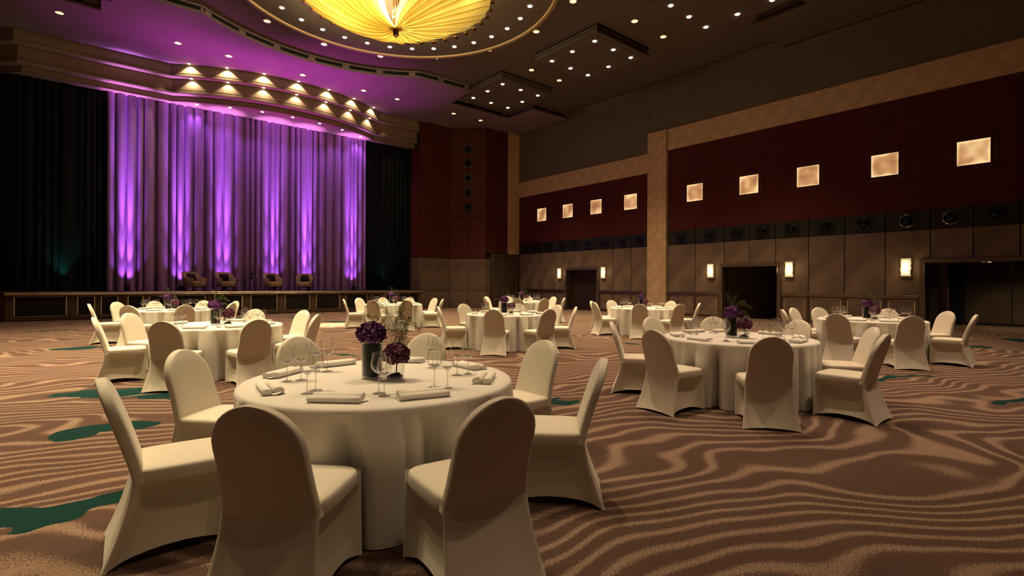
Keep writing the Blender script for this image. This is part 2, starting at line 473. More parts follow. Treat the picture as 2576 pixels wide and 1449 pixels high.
# --- stage-side soffit with its curved lip
ang0 = math.asin((20.75 - 15.4) / 6.85)
arc = [(7.6 + 6.85 * math.cos(a), 15.4 + 6.85 * math.sin(a)) for a in np.linspace(PI - ang0, ang0, 33)]
lip = [(-5.9, 20.75), (-3.2, 20.75), (-3.2, 22.78), (0.52, 22.78), (0.52, 20.80)] + arc + [(14.70, 20.66), (14.70, 22.62), (18.57, 22.62), (18.57, 20.53), (21.1, 20.53)]
sof_poly = lip + [(21.1, 28.5), (-5.9, 28.5)]
mb = MB()
n = len(sof_poly)
mb.add([(x, y, Z1) for x, y in sof_poly], [tuple(range(n))])
sweep(mb, lip, [(0, Z1), (0, Z1 + .05), (-.03, Z1 + .05), (-.03, Z1 + .09), (-.06, Z1 + .09), (-.06, Z1 + .13), (-.16, Z1 + .13), (-.16, Z2 - .05), (-.10, Z2 - .05), (-.10, Z2)])
soffit = struct('ceiling_soffit', mb, 'soffit_paint', 'lower ceiling before the stage with a curved stepped lip')
# dark vent slots in the step, following the lip
def slots(parent, path, L=1.15, gap=0.30):
    P = [np.array(p) for p in offset_path(path, -.15)]
    seg = [0]
    for a, b in zip(P[:-1], P[1:]): seg.append(seg[-1] + np.linalg.norm(b - a))
    def at(t):
        k = max(0, min(len(P) - 2, int(np.searchsorted(seg, t) - 1)))
        u = (t - seg[k]) / max(1e-6, seg[k + 1] - seg[k]); return P[k] + (P[k + 1] - P[k]) * u
    tot = seg[-1]; t = gap * .6
    while t + L < tot:
        rings = []
        for u in np.linspace(t, t + L, 6):
            p = at(u); q = at(min(tot, u + .02)) - at(max(0, u - .02)); q = q / np.linalg.norm(q); nn = np.array([q[1], -q[0]])
            a = p + nn * 0.012; bb = p - nn * 0.10
            rings.append([(a[0], a[1], Z1 + .140), (a[0], a[1], Z2 - .055), (bb[0], bb[1], Z2 - .055), (bb[0], bb[1], Z1 + .140)])
        part('vent_slot', MB().rings(rings, True, True, True), 'slot_black', parent)
        t += L + gap
slots(soffit, [(0.6, 20.80)] + arc + [(14.65, 20.66)])
slots(soffit, [(18.65, 20.53), (21.0, 20.53)], 0.95, 0.22)
slots(soffit, [(14.75, 22.62), (18.5, 22.62)], 1.6, 0.15)
slots(soffit, [(-3.1, 22.78), (0.45, 22.78)], 1.4, 0.2)
# near-side soffit, mirrored
lipn = [(21.1, 8.83), (18.50, 8.83), (18.50, 6.95), (14.6, 6.95), (14.6, 8.80), (11.9, 8.80), (9.5, 7.2), (7.6, 6.9), (5.5, 7.2), (3.2, 8.80), (.52, 8.80), (.52, 6.95), (-5.9, 6.95)]
mb = MB(); pn = lipn + [(-5.9, -4.0), (21.1, -4.0)]
mb.add([(x, y, Z1) for x, y in pn], [tuple(range(len(pn)))])
sweep(mb, lipn, [(0, Z1), (0, Z1 + .05), (-.03, Z1 + .05), (-.03, Z1 + .09), (-.06, Z1 + .09), (-.06, Z1 + .13), (-.16, Z1 + .13), (-.16, Z2)])
nearsof = struct('ceiling_soffit', mb, 'ceiling_paint', 'lower ceiling over the near side of the hall')

# --- right wall
wall = struct('wall_right', MB().box(XW + .06, XW + .30, 11.35, 18.06, 0, Z2).box(XW + .06, XW + .30, 20.57, 25.0, 0, Z2).box(XW + .06, XW + .30, 4.46, 8.81, 0, Z2)
              .box(XW + .06, XW + .30, 8.81, 11.35, 2.3, Z2).box(XW + .06, XW + .30, 18.06, 20.57, 2.3, Z2).box(XW + .06, XW + .30, -4.2, 4.46, 2.3, Z2).box(XW + .06, XW + .30, -4.2, -1.2, 0, 2.3), 'slot_black',
              'long side wall of brown panels, burgundy fabric and stone')
JR = [13.92, 12.52, 11.16, 10.08, 9.04, 7.83, 6.63, 5.41, 4.19, 3.14, 2.10, 1.06, 0.02]
JL = [24.60, 23.37, 22.49, 21.41, 20.33, 19.31, 18.29, 17.14, 16.01, 14.98]
DOORS = [(18.06, 20.57, 2.33), (8.81, 11.35, 2.31), (-1.2, 4.46, 2.30)]
def cut_by_doors(y0, y1):
    """pieces of a panel column: (y0, y1, zbottom)"""
    ys = sorted({y0, y1} | {d for a, b, _ in DOORS for d in (a, b) if y0 < d < y1})
    for a, b in zip(ys[:-1], ys[1:]):
        m = (a + b) / 2; zb = 1.11
        for da, db, dz in DOORS:
            if da < m < db: zb = dz + .005
        yield a, b, zb
for J in (JR, JL):
    for a, b in zip(J[1:], J[:-1]):
        col_parts = list(cut_by_doors(a, b))
        if len(col_parts) > 1:      # one panel above the door, the leg beside it joins the same column
            for (p, q, zb) in col_parts:
                boxpart('wall_panel', 'panel_suede', wall, XW, XW + .07, p + (.012 if p == a else .0), q - (.012 if q == b else 0), zb, 3.25)
        else:
            p, q, zb = col_parts[0]
            boxpart('wall_panel', 'panel_suede', wall, XW, XW + .07, p + .012, q - .012, zb, 3.25)
# burgundy fabric panels
for a, b, z1 in ((5.41, 7.83, 7.70), (7.83, 10.08, 7.70), (10.08, 12.52, 7.70), (12.52, 13.92, 7.70), (2.10, 5.41, 7.70), (-.9, 2.10, 7.70), (-4.0, -.9, 7.70),
                 (14.98, 17.14, 6.80), (17.14, 19.31, 6.80), (19.31, 21.41, 6.80), (21.41, 23.37, 6.80), (23.37, 24.60, 6.80)):
    boxpart('fabric_panel', 'burgundy_fabric', wall, XW + .02, XW + .07, a + .004, b - .004, 3.905, z1)
# upper painted wall
boxpart('upper_wall', 'upper_wall_paint', wall, XW + .0, XW + .07, 14.985, 24.7, 7.74, Z2)
boxpart('upper_wall', 'upper_wall_paint', wall, XW + .0, XW + .07, -4.0, 14.975, 8.68, Z2)
boxpart('shadow_gap', 'slot_black', wall, XW - .012, XW + .03, 8.83, 20.53, Z2 - .03, Z2 - .005)
boxpart('shadow_gap', 'slot_black', wall, XW - .012, XW + .03, 20.53, 24.7, Z1 - .03, Z1 - .005)
boxpart('shadow_gap', 'slot_black', wall, XW - .012, XW + .03, -4.0, 8.83, Z1 - .03, Z1 - .005)
# stone bands: two rows of blocks
def stone_row(y0, y1, z0, z1, w, shift):
    y = y0; k = 0
    while y < y1 - .02:
        e = min(y1, y + (w if k or not shift else w * .5)); k += 1
        boxpart('stone_block', 'stone', wall, XW - .05, XW + .08, y + .0015, e - .0015, z0 + .0015, z1 - .0015); y = e
stone_row(14.98, 24.60, 6.80, 7.26, 0.80, False); stone_row(14.98, 24.60, 7.26, 7.73, 0.80, True)
stone_row(-4.0, 13.92, 7.70, 8.18, 0.80, False); stone_row(-4.0, 13.92, 8.18, 8.67, 0.80, True)
z = 0.02
colm = struct('column', MB().box(XW - .04, XW + .08, 13.96, 14.96, 0, 8.66), 'slot_black', 'tall stone pilaster between the two bays')
k = 0
while z < 8.60:
    h = 1.05 if z < 2.9 else 0.40
    e = min(8.67, z + h)
    if z >= 2.9 and k % 2:
        boxpart('stone_block', 'stone', colm, XW - .14, XW + .06, 13.935, 14.45, z + .002, e - .002)
        boxpart('stone_block', 'stone', colm, XW - .14, XW + .06, 14.458, 14.975, z + .002, e - .002)
    else:
        boxpart('stone_block', 'stone', colm, XW - .14, XW + .06, 13.935, 14.975, z + .002, e - .002)
    z = e; k += 1

# dado: rail and framed panels
def framed_panel(parent, y0, y1, z0, z1, inner='black_panel', X=XW, name='dado_panel', axis='y', t=.045):
    """bright metal frame round a dark inset, on a plane facing -X (axis y) or -Y (axis x)"""
    def bp(nm, m, a0, a1, d0, d1, c0, c1):
        if axis == 'y': return boxpart(nm, m, parent, X + d0, X + d1, a0, a1, c0, c1)
        return boxpart(nm, m, parent, a0, a1, X + d0, X + d1, c0, c1)
    p = bp(name, inner, y0 + t, y1 - t, -.008, .05, z0 + t, z1 - t)
    bp('trim_strip', 'trim_metal', y0, y1, -.012, .05, z1 - t, z1)
    bp('trim_strip', 'trim_metal', y0, y1, -.012, .05, z0, z0 + t)
    bp('trim_strip', 'bright_metal', y0, y0 + t, -.014, .05, z0 + t, z1 - t)
    bp('trim_strip', 'bright_metal', y1 - t, y1, -.014, .05, z0 + t, z1 - t)
def dado_run(ys, parent, inner):
    for a, b in zip(ys[:-1], ys[1:]):
        boxpart('dado_board', 'frame_metal', parent, XW, XW + .08, a + .008, b - .008, 0.0, 1.015)
        framed_panel(parent, a + .09, b - .09, .10, .93, inner, XW - .005)
    boxpart('dado_rail', 'trim_metal', parent, XW - .045, XW + .06, ys[0], ys[-1], 1.035, 1.10)
    boxpart('dado_rail', 'bright_metal', parent, XW - .03, XW + .06, ys[0], ys[-1], 1.012, 1.03)
dado_run([11.36, 12.52, 13.92], wall, 'panel_suede')
dado_run([4.47, 5.41, 6.63, 7.83, 8.80], wall, 'panel_suede')
dado_run([14.99, 16.01, 17.14, 18.05], wall, 'panel_suede')
dado_run([20.58, 21.41, 22.49, 23.37, 24.55], wall, 'panel_suede')

# doors of the right wall: portal frame, recess and dark wooden leaves
def portal(name, y0, y1, ztop, w=.13, inner_z=None, right_post=True):
    d = struct(name, MB(), 'frame_metal')
    boxpart('frame_post', 'frame_metal', d, XW - .06, XW + .32, y1 - w, y1, 0, ztop)
    if right_post: boxpart('frame_post', 'frame_metal', d, XW - .06, XW + .32, y0, y0 + w, 0, ztop)
    boxpart('frame_head', 'frame_metal', d, XW - .06, XW + .32, y0 + w, y1 - w, ztop - w, ztop)
    boxpart('frame_bead', 'bright_metal', d, XW - .075, XW - .06, y1 - w - .015, y1 - w, 0, ztop - w)
    if right_post: boxpart('frame_bead', 'bright_metal', d, XW - .075, XW - .06, y0 + w, y0 + w + .015, 0, ztop - w)
    boxpart('frame_bead', 'bright_metal', d, XW - .075, XW - .06, y0 + w, y1 - w, ztop - w, ztop - w + .015)
    return d
def planks(parent, p0, p1, z0, z1, nplank):
    """a boarded face from p0 to p1 (plan), one object per board"""
    a = np.array(p0); b = np.array(p1); L = np.linalg.norm(b - a); rz = math.atan2(b[1] - a[1], b[0] - a[0])
    w = L / nplank; me = MB().box(-w / 2 + .006, w / 2 - .006, -.02, .02, 0, z1 - z0).data('board', 'dark_wood')
    for i in range(nplank):
        c = a + (b - a) * (i + .5) / nplank
        put('board', me, parent, (c[0], c[1], z0), rz)
d1 = portal('door_1', 18.06, 20.57, 2.33)
planks(d1, (XW + .30, 18.2), (XW + .30, 20.43), 0, 2.2, 4)
d2 = portal('door_2', 8.81, 11.35, 2.31)
d2r = MB().box(XW + .3, XW + 1.9, 8.75, 8.93, 0, 2.3).box(XW + .3, XW + 1.9, 11.22, 11.4, 0, 2.3).box(XW + .3, XW + 1.9, 8.75, 11.4, 2.19, 2.3)
part('recess', d2r, 'dark_wood', d2)
planks(d2, (XW + .34, 11.2), (XW + 1.75, 9.55), 0, 2.18, 6)
planks(d2, (XW + 1.75, 9.55), (XW + 1.75, 8.95), 0, 2.18, 2)
d3 = portal('door_3', -1.2, 4.46, 2.30)
foy = MB().box(XW + .3, 25.9, 4.33, 4.5, 0, 2.35).box(XW + .3, 25.9, -1.6, -1.2, 0, 2.35).box(XW + .3, 25.9, -1.6, 4.5, 2.26, 2.4)
part('recess', foy, 'dark_wood', d3)
planks(d3, (XW + .34, 4.30), (XW + 1.6, 4.30), 0, 2.24, 4)
boxpart('post', 'frame_metal', d3, XW + 1.62, XW + 1.80, 4.05, 4.32, 0, 2.25)
for i in range(4):
    boxpart('foyer_panel', 'door_wood', d3, 25.4, 25.5, -1.15 + i * 1.3, .12 + i * 1.3, .08, 2.25)
boxpart('foyer_panel', 'black_panel', d3, 24.9, 25.5, 4.02, 4.32, 0, 2.25)
for i, (x, y) in enumerate(((23.2, 3.35), (23.6, 3.25), (24.0, 3.15), (23.3, 2.2), (23.6, 2.1))):
    l = part('foyer_lamp', MB().lathe([(0.0, 2.245), (.05, 2.245), (.06, 2.262)], 16), 'lamp_soft', d3, (x, y, 0))
sp_ = spot(d3, (23.5, 2.6, 2.2), 90, WARM, 150, .8, .1)

# --- corner wall by the stage (red panels over brown), door and stone pier
cor = struct('wall_corner', MB().box(15.0, 17.1, 26.32, 28.0, 0, Z1).prism([(17.0, 26.32), (18.62, 24.82), (18.62, 26.8), (17.0, 26.8)], 0, Z1).box(18.6, 21.4, 24.82, 26.8, 0, Z1), 'slot_black',
              'red panelled corner wall beside the stage')
def slab(parent, name, m, p0, p1, z0, z1, t=.06, g=.008):
    a = np.array(p0, float); b = np.array(p1, float); L = np.linalg.norm(b - a); rz = math.atan2(b[1] - a[1], b[0] - a[0])
    c = (a + b) / 2
    k = (name, m, round(L, 3), round(z1 - z0, 3))
    if k not in _bx: _bx[k] = MB().box(-L / 2 + g, L / 2 - g, 0, t, g, z1 - z0 - g).data(name, m)
    return put(name, _bx[k], parent, (c[0], c[1], z0), rz)
A0, A1, A2, A3, A4 = (15.0, 26.25), (17.03, 26.25), (18.60, 24.75), (18.95, 24.75), (20.28, 24.75)
for (p, q, cols) in ((A0, A1, 2), (A1, A2, 2), (A2, A3, 1)):
    P = [np.array(p) + (np.array(q) - np.array(p)) * i / cols for i in range(cols + 1)]
    for a, b in zip(P[:-1], P[1:]):
        slab(cor, 'wall_panel', 'panel_suede', a, b, 1.06, 2.92); slab(cor, 'wall_panel', 'panel_suede', a, b, 0.02, 1.0)
    slab(cor, 'dado_rail', 'trim_metal', p, q, 1.0, 1.06, .08, 0)
zs = [2.94, 3.78, 4.62, 5.46, 6.30, 7.14, 7.98, 8.82, 9.66, 10.74]
for a, b in zip(zs[:-1], zs[1:]):
    for i in range(2):
        slab(cor, 'red_panel', 'burgundy_wood', (15.0 + 1.015 * i, 26.25), (16.015 + 1.015 * i, 26.25), a, b)
for a, b in ((2.94, 5.35), (5.35, 8.10), (8.10, 10.74)):
    P = [np.array(A1) + (np.array(A2) - np.array(A1)) * i / 2 for i in range(3)]
    for u, v in zip(P[:-1], P[1:]): slab(cor, 'red_panel', 'burgundy_wood', u, v, a, b)
    for x0, x1 in ((18.6, 19.45), (19.45, 20.28)):
        slab(cor, 'red_panel', 'burgundy_fabric', (x0, 24.75), (x1, 24.75), a if a > 3 else 3.25, b)
z = 3.25
while z < 10.7:
    e = min(10.74, z + .62)
    boxpart('stone_block', 'stone', cor, 20.285, XW + .03, 24.62, 24.85, z + .002, e - .002); z = e
# return wall beside the curtain
for a, b in ((0.02, 1.0), (1.06, 2.92)): boxpart('wall_panel', 'panel_suede', cor, 14.93, 15.0, 26.27, 27.6, a, b)
boxpart('red_panel', 'burgundy_fabric', cor, 14.93, 15.0, 26.27, 27.6, 2.94, 9.3)
d4 = struct('door_4', MB(), 'frame_metal', 'brown double door in the corner by the stage')
boxpart('frame_post', 'frame_metal', d4, 18.97, 19.13, 24.66, 24.84, 0, 3.22); boxpart('frame_post', 'frame_metal', d4, 20.95, XW, 24.66, 24.84, 0, 3.22)
boxpart('frame_head', 'frame_metal', d4, 19.13, 20.95, 24.66, 24.84, 3.08, 3.22)
for x0, x1, hx in ((19.14, 20.03, 19.96), (20.045, 20.94, 20.11)):
    l = boxpart('door_leaf', 'door_wood', d4, x0, x1, 24.72, 24.80, 0.01, 3.07)
    h = part('handle', MB().tube([(0, -.06, -.08), (0, -.06, .08)], .012, 8).tube([(0, 0, -.06), (0, -.06, -.06)], .008, 6).tube([(0, 0, .06), (0, -.06, .06)], .008, 6), 'trim_metal', l, (hx - (x0 + x1) / 2, -.04, 1.02 - 1.54))

# ------------------------------------------------------------------ stage
stage = struct('stage_platform', MB().prism([(-3.6, 28.3), (-3.6, 26.9), (-2.0, 25.22), (14.52, 25.22), (14.52, 26.25), (15.0, 26.25), (15.0, 28.3)], 0, 1.03), 'stage_wood', 'low wooden stage with framed black panels')
part('deck', MB().prism([(-3.6, 28.3), (-3.6, 26.9), (-2.0, 25.16), (14.5, 25.16), (14.5, 26.24), (14.99, 26.24), (14.99, 28.3)], 1.03, 1.042), 'stage_deck', stage)
boxpart('stage_rail', 'bright_metal', stage, -2.02, 14.52, 25.08, 25.22, .955, 1.03)
boxpart('stage_rail', 'bright_metal', stage, -2.02, 14.52, 25.075, 25.20, .935, .953)
SP = [(-1.85, -.28), (-.14, .53), (.55, 1.23), (1.37, 2.03), (2.06, 2.73), (2.91, 4.17), (4.36, 5.60), (5.78, 7.05), (7.24, 8.52), (8.67, 9.98), (10.14, 11.42), (11.57, 12.24), (12.28, 13.06), (13.11, 14.44)]
for a, b in SP:
    boxpart('front_board', 'stage_wood', stage, a - .02, b + .02, 25.19, 25.25, .04, .93)
    framed_panel(stage, a + .07, b - .07, .14, .90, 'black_panel', 25.185, 'front_panel', 'x', .04)
for (a, b), (c, d) in zip(SP[:-1], SP[1:]):
    if c - b > .1: boxpart('front_post', 'stage_wood', stage, b + .03, c - .03, 25.17, 25.24, .0, .935)

# cornice above the stage with its bulge
CY = 26.38; bR = 8.6; bc = (7.75, 24.92 + 8.6)
ba = math.acos((bc[1] - CY) / bR)
bulge = [(bc[0] + bR * math.sin(t), bc[1] - bR * math.cos(t)) for t in np.linspace(-ba, ba, 41)]
cpath = [(-3.9, 28.4), (-1.9, CY)] + bulge + [(15.0, CY)]
mb = MB()
sweep(mb, cpath, [(0, Z1), (0, 10.40), (.025, 10.40), (.025, 10.37), (0.005, 10.365), (.005, 10.34), (.05, 10.31), (.05, 10.25), (.02, 10.21), (-.24, 10.21),
                  (-.24, 9.78), (-.215, 9.78), (-.215, 9.75), (-.235, 9.745), (-.235, 9.72), (-.19, 9.69), (-.19, 9.61), (-.22, 9.56), (-.47, 9.56),
                  (-.47, 9.36), (-.44, 9.34), (-.44, 9.30), (-.62, 9.30)])
inner = offset_path(cpath, -.6)
pl = inner + [(15.0, 28.4)]
mb.add([(x, y, 9.30) for x, y in pl], [tuple(range(len(pl)))])
cornice = struct('trim_1', mb, 'cornice_paint', 'three-tier cornice bulging forward over the stage')
lens_me = MB().lathe([(0.0, -.012), (.045, -.012), (.052, 0.0)], 16).data('lens', 'lamp_glow')
ringm_me = MB().lathe([(.052, 0), (.085, -.012), (.09, .0), (.09, .02)], 20).data('trim_ring', 'reflector', True)
vio_me = MB().lathe([(0.0, -.012), (.06, -.012), (.066, 0.0)], 16).data('lens', 'lamp_violet')
bt = np.linspace(-.50, .50, 7)
for t in bt:
    u = np.array([math.sin(t), -math.cos(t)])
    for (r, z, me, pw, aimk) in ((bR + .16, Z1 - .005, lens_me, P_VALANCE * 1.6, 1), (bR - .24 + .15, 10.205, lens_me, P_VALANCE, 1), (bR - .70, 9.295, vio_me, 0, 0)):
        p = np.array(bc) + u * r
        e = put('cornice_lamp', me, cornice, (p[0], p[1], z))
        if not pw: spot(cornice, (p[0], p[1], z - .03), 65, VIOLET, 80, .8, .03, (0, .45, -1))
        if pw: spot(cornice, (p[0], p[1], z - .03), pw, WARM, 112, .35, .02, (-u[0] * .35, -u[1] * .35, -1))

# curtains: pleated cloth
def curtain(x0, x1, y, z0, z1, seed, pmin, pmax, amp, deep=False):
    r = random.Random(seed); ks = [0.0]; ys = []
    L = x1 - x0; t = 0; s = 1
    pts = []
    while t < L:
        w = r.uniform(pmin, pmax) * (1.9 if r.random() < .16 else 1)
        v = w * r.uniform(.28, .46) if deep else w * .4          # the valley between two folds
        d = amp * r.uniform(.6, 1.3); bulge_ = min(.07, w * .22)
        for u in (0, .08, .25, .5, .75, .92): pts.append((min(L, t + (w - v) * u), -bulge_ * math.sin(PI * u) ** .7))
        for u in (.0, .3, .7, 1.0): pts.append((min(L, t + (w - v) + v * u), d * (.15, 1, .92, .15)[int(u * 3.01)]))
        t += w
    pts.append((L, 0))
    zs = [z0, z0 + .25, z0 + 1.2, (z0 + z1) / 2, z1 - .6, z1]
    rings = []
    for j, z in enumerate(zs):
        k = (1.12, 1.1, 1.0, .95, .85, .7)[j]
        rings.append([(x0 + px, y + py * k, z) for px, py in pts])
    return MB().rings(rings, closed=False)
c1 = part('stage_curtain', curtain(.86, 12.08, 27.12, 1.045, 9.32, 11, .20, .48, .42, True), 'stage_curtain', smooth=True)
tag(c1, 'tall pleated curtain lit violet across the stage back', 'curtain')
c2 = part('stage_curtain', curtain(-1.9, .82, 27.22, 1.045, 9.32, 12, .16, .34, .09), 'black_curtain', smooth=True)
tag(c2, 'black side curtain at the left of the violet one', 'curtain')
c3 = part('stage_curtain', curtain(12.12, 14.93, 27.22, 1.045, 9.32, 13, .14, .30, .09), 'black_curtain', smooth=True)
tag(c3, 'black side curtain between the violet one and the red wall', 'curtain')
dl = curtain(0, 2.2, 0, 1.045, 9.32, 14, .16, .34, .09); ca, sa = math.cos(PI * .75), math.sin(PI * .75)
dl.v = [(-1.85 + x * ca - y * sa, 27.2 + x * sa * .55 + y * ca, z) for x, y, z in dl.v]
tag(part('stage_curtain', dl, 'black_curtain', smooth=True), 'black curtain turning back at the stage corner', 'curtain')
struct('wall_stage', MB().box(-6.2, 21.4, 28.3, 28.6, 0, Z1), 'black_curtain')

def uplight(x, y, col, p_up, p_wash, label, wash=None, beams=((7.4, 15, .030), (.85, 30, .09), (.06, 70, .30))):
    t = thing('stage_uplight', label, 'stage light', (x, y, 1.042), group='uplights along the curtain')
    part('yoke', MB().box(-.11, .11, -.05, .05, 0, .02).box(-.11, -.095, -.02, .02, 0, .13).box(.095, .11, -.02, .02, 0, .13), 'black_metal', t)
    can = MB().rings([[(math.cos(a) * .075, -.06 + math.sin(a) * .075 * .9, .06 + .03 * math.sin(a)) for a in np.linspace(0, 2 * PI, 16, endpoint=False)],
                      [(math.cos(a) * .09, .0 + math.sin(a) * .09 * .9, .21 - .03 * math.sin(a)) for a in np.linspace(0, 2 * PI, 16, endpoint=False)]], True, True, False)
    part('lamp_can', can, 'black_metal', t, smooth=True)
    for k_, cone_, ay in beams:      # narrow, middle and wide beam of the lamp
        spot(t, (0, .02, .24), p_up * k_, col, cone_, .9, .04, (0, ay, 1))
    if p_wash: spot(t, (0, -.05, .25), p_wash, MAGENTA, 42, 1.0, .06, wash or (0, -.36, 1))  # extra magenta spot added beside the can to colour the ceiling
    return t
for i, (x, o) in enumerate(zip((1.52, 3.41, 5.11, 7.26, 8.87, 11.27), ('first', 'second', 'third', 'fourth', 'fifth', 'sixth'))):
    uplight(x, 26.72, VIOLET, P_UP, P_WASH * (.2, .7, 1.0, 1.0, .8, .5)[i], 'small black uplight at the violet curtain, %s from the left' % o)
uplight(-.55, 26.8, TEAL, 420, 0, 'small black uplight before the left black curtain', beams=((.22, 60, .22),))
uplight(13.1, 26.8, TEAL, 160, 0, 'small black uplight before the right black curtain', beams=((.22, 60, .22),))

# ------------------------------------------------------------------ ceiling lamps
def lamp_at(parent, x, y, z, power, col=WARM, cone=74, glow=True, blend=.6):
    e = put('lamp', lens_big if glow else None, parent, (x, y, z))
    spot(e, (0, 0, -.04), power, col, cone, blend, .07)
    return e
lens_big = MB().lathe([(0.0, -.015), (.07, -.015), (.078, .0)], 18).data('lamp', 'lamp_glow')
trim_me = MB().lathe([(.11, .012), (.14, -.015), (.155, -.012), (.16, .01)], 24).data('trim_ring', 'reflector', True)
cup_me = MB().lathe([(0.0, .004), (.10, .004), (.118, -.004)], 20).data('reflector_cup', 'lamp_soft', True)
def downlight(x, y, z, power, label, group, cone=70, col=WARM):
    t = thing('downlight', label, 'ceiling light', (x, y, z), group=group)
    put('trim_ring', trim_me, t); put('reflector_cup', cup_me, t, (0, 0, -.008))
    spot(t, (0, 0, -.05), power, col, cone, .7, .06)
ORD = ['first', 'second', 'third', 'fourth', 'fifth', 'sixth', 'seventh', 'eighth', 'ninth', 'tenth', 'eleventh']
OUT = [(5.29, 20.54), (7.57, 21.02), (9.80, 20.56), (11.70, 19.14), (12.96, 17.08), (13.40, 14.67), (12.92, 12.29)]
for i, (x, y) in enumerate(OUT):
    downlight(x, y, Z2, P_DOWN, 'recessed downlight just outside the chandelier ring, %s from the left' % ORD[i], 'downlights outside the ring')
    if i == 1: spot(None, (x, y, Z2 - .06), 60000, WARM, 11, .7, .05, (6.55 - x, 17.35 - y, -Z2))    # unseen narrow spot added here for the bright patch on the carpet
for i, ((x, y), w) in enumerate(zip([(15.65, 17.44), (17.45, 17.47), (15.62, 11.75), (17.45, 11.76)],
                     ['left one of two between the far and middle light panels', 'right one of two between the far and middle light panels',
                      'left one of two between the middle and near light panels', 'right one of two between the middle and near light panels'])):
    downlight(x, y, Z2, P_DOWN, 'recessed downlight, ' + w, 'downlights between the light panels')
for i, x in enumerate((-.57, 2.91, 4.68, 7.65, 10.52, 12.31, 15.71, 17.54)):
    downlight(x, 23.88, Z1, P_DOWN * .4, 'recessed downlight in the purple ceiling before the stage, %s from the left' % ORD[i], 'downlights before the stage', 40)
for i, x in enumerate((-.57, 2.91, 4.68, 7.65, 10.52, 12.31, 15.71)):
    downlight(x, 5.48, Z1, P_NEAR * (1 if x < 4 else 3.8), 'recessed downlight over the near tables, out of the picture, %s of its row' % ORD[i], 'downlights over the near tables', 70, WARM if x < 4 else WARM2)

for i, x in enumerate((-2.4, .6, 2.9, 5.2, 7.65, 10.2, 12.8, 15.7)):
    downlight(x, -.9, Z1, P_REAR * (.25 if x < 4 else .8 if x < 6 else 1.0), 'recessed downlight behind the camera, out of the picture, %s of its row' % ORD[i], 'downlights behind the camera', 78, WARM2)

# chandelier ring
ring = thing('ceiling_ring', 'large gold-edged ceiling ring of small lamps round the chandelier', 'ceiling light', (RC[0], RC[1], Z2))
part('ring_trim', MB().lathe([(5.40, 0.02), (5.40, -.05), (5.36, -.07), (5.33, -.05), (5.31, -.05), (5.28, -.075), (5.24, -.05), (5.24, .02)], 128), 'ring_trim_gold', ring, smooth=True)
for i in range(32):
    a = math.radians(122.3 - i * 11.25 - 0.2)
    lamp_at(ring, 4.56 * math.cos(a), 4.56 * math.sin(a), 0, P_RING, WARM, 74)

# light panels
def light_panel(cx, cy, label, power, sy=3.45, col=WARM):
    t = thing('light_panel', label, 'ceiling light', (cx, cy, Z1), group='square light panels in the ceiling')
    h, k = 1.62, sy / 2
    mb = MB()
    pr = [(0.0, 0), (0.0, .07), (-.045, .07), (-.045, .14), (-.09, .14), (-.09, .21), (-.03, .21), (-.03, .275)]
    rings = []
    for o, z in pr: rings.append([(-h + -o * 1, -k - o * 1, z), (h + o * 1, -k - o * 1, z), (h + o, k + o, z), (-h - o, k + o, z)])
    for i, (o, z) in enumerate(pr): rings[i] = [(-(h + o), -(k + o), z), (h + o, -(k + o), z), (h + o, k + o, z), (-(h + o), k + o, z)]
    mb.rings(rings, True, True, True)
    part('panel_body', mb, 'ceiling_paint', t)
    part('inner_moulding', MB().box(-h + .18, h - .18, -k + .18, -k + .21, -.012, 0.004).box(-h + .18, h - .18, k - .21, k - .18, -.012, 0.004)
         .box(-h + .18, -h + .21, -k + .21, k - .21, -.012, .004).box(h - .21, h - .18, -k + .21, k - .21, -.012, .004), 'ceiling_paint', t)
    part('dark_gap', MB().box(-h + .02, h - .02, -k + .02, k - .02, .277, .349), 'slot_black', t)
    for dx, dy in ((-1, -1), (0, -1), (1, -1), (-1, 0), (1, 0), (-1, 1), (0, 1), (1, 1)):
        lamp_at(t, dx * 1.115, dy * 1.17, 0, power, col, 74)
    return t
light_panel(16.25, 14.42, 'square ceiling panel of eight lamps between the two other light panels', P_PANEL)
light_panel(16.25, 20.05, 'square ceiling panel of eight lamps nearest the stage', P_PANEL)
light_panel(16.25, 8.75, 'square ceiling panel of eight lamps cut off by the picture top', P_PANEL)
for y, w_ in ((8.75, 'near left table'), (14.42, 'far left table'), (20.05, 'left stage end')):
    light_panel(-.85, y, 'square ceiling panel of eight lamps over the %s, out of the picture' % w_, P_LEFT if y < 18 else P_LEFT * .12)

# chandelier
ch = thing('chandelier', 'huge chandelier of glowing fan-shaped amber glass blades', 'chandelier', (RC[0], RC[1], 9.3))
NB = 40; RB = 3.08
def blade_mesh():
    prof = []
    rings = []
    for s in np.linspace(0, 1, 13):
        r = .14 + (RB - .14) * s
        z = .36 + 1.02 * s ** 1.55 - .06 * math.sin(PI * s)
        th0 = .42 * s ** 1.2                       # swirl
        w = .20 * (1 - .35 * s) + .05
        row = []
        for q in np.linspace(-1, 1, 5):
            th = th0 + q * w * (1.0 if s < .95 else .9)
            zz = z + .085 * (q + 1) / 2 * (.4 + s) + .02 * math.cos(q * PI / 2)
            row.append((r * math.cos(th), r * math.sin(th), zz))
        rings.append(row)
    mb = MB().rings(rings, closed=False)
    # clear rounded edge line of the blade
    return mb
bm_ = blade_mesh().data('glass_blade', 'blade_glass', True)
rib_pts = [bm_.vertices[i * 5].co[:] for i in range(13)]
rib_me = MB().tube([(x, y, z - .004) for x, y, z in rib_pts], .006, 6).data('blade_rib', 'gold', True)
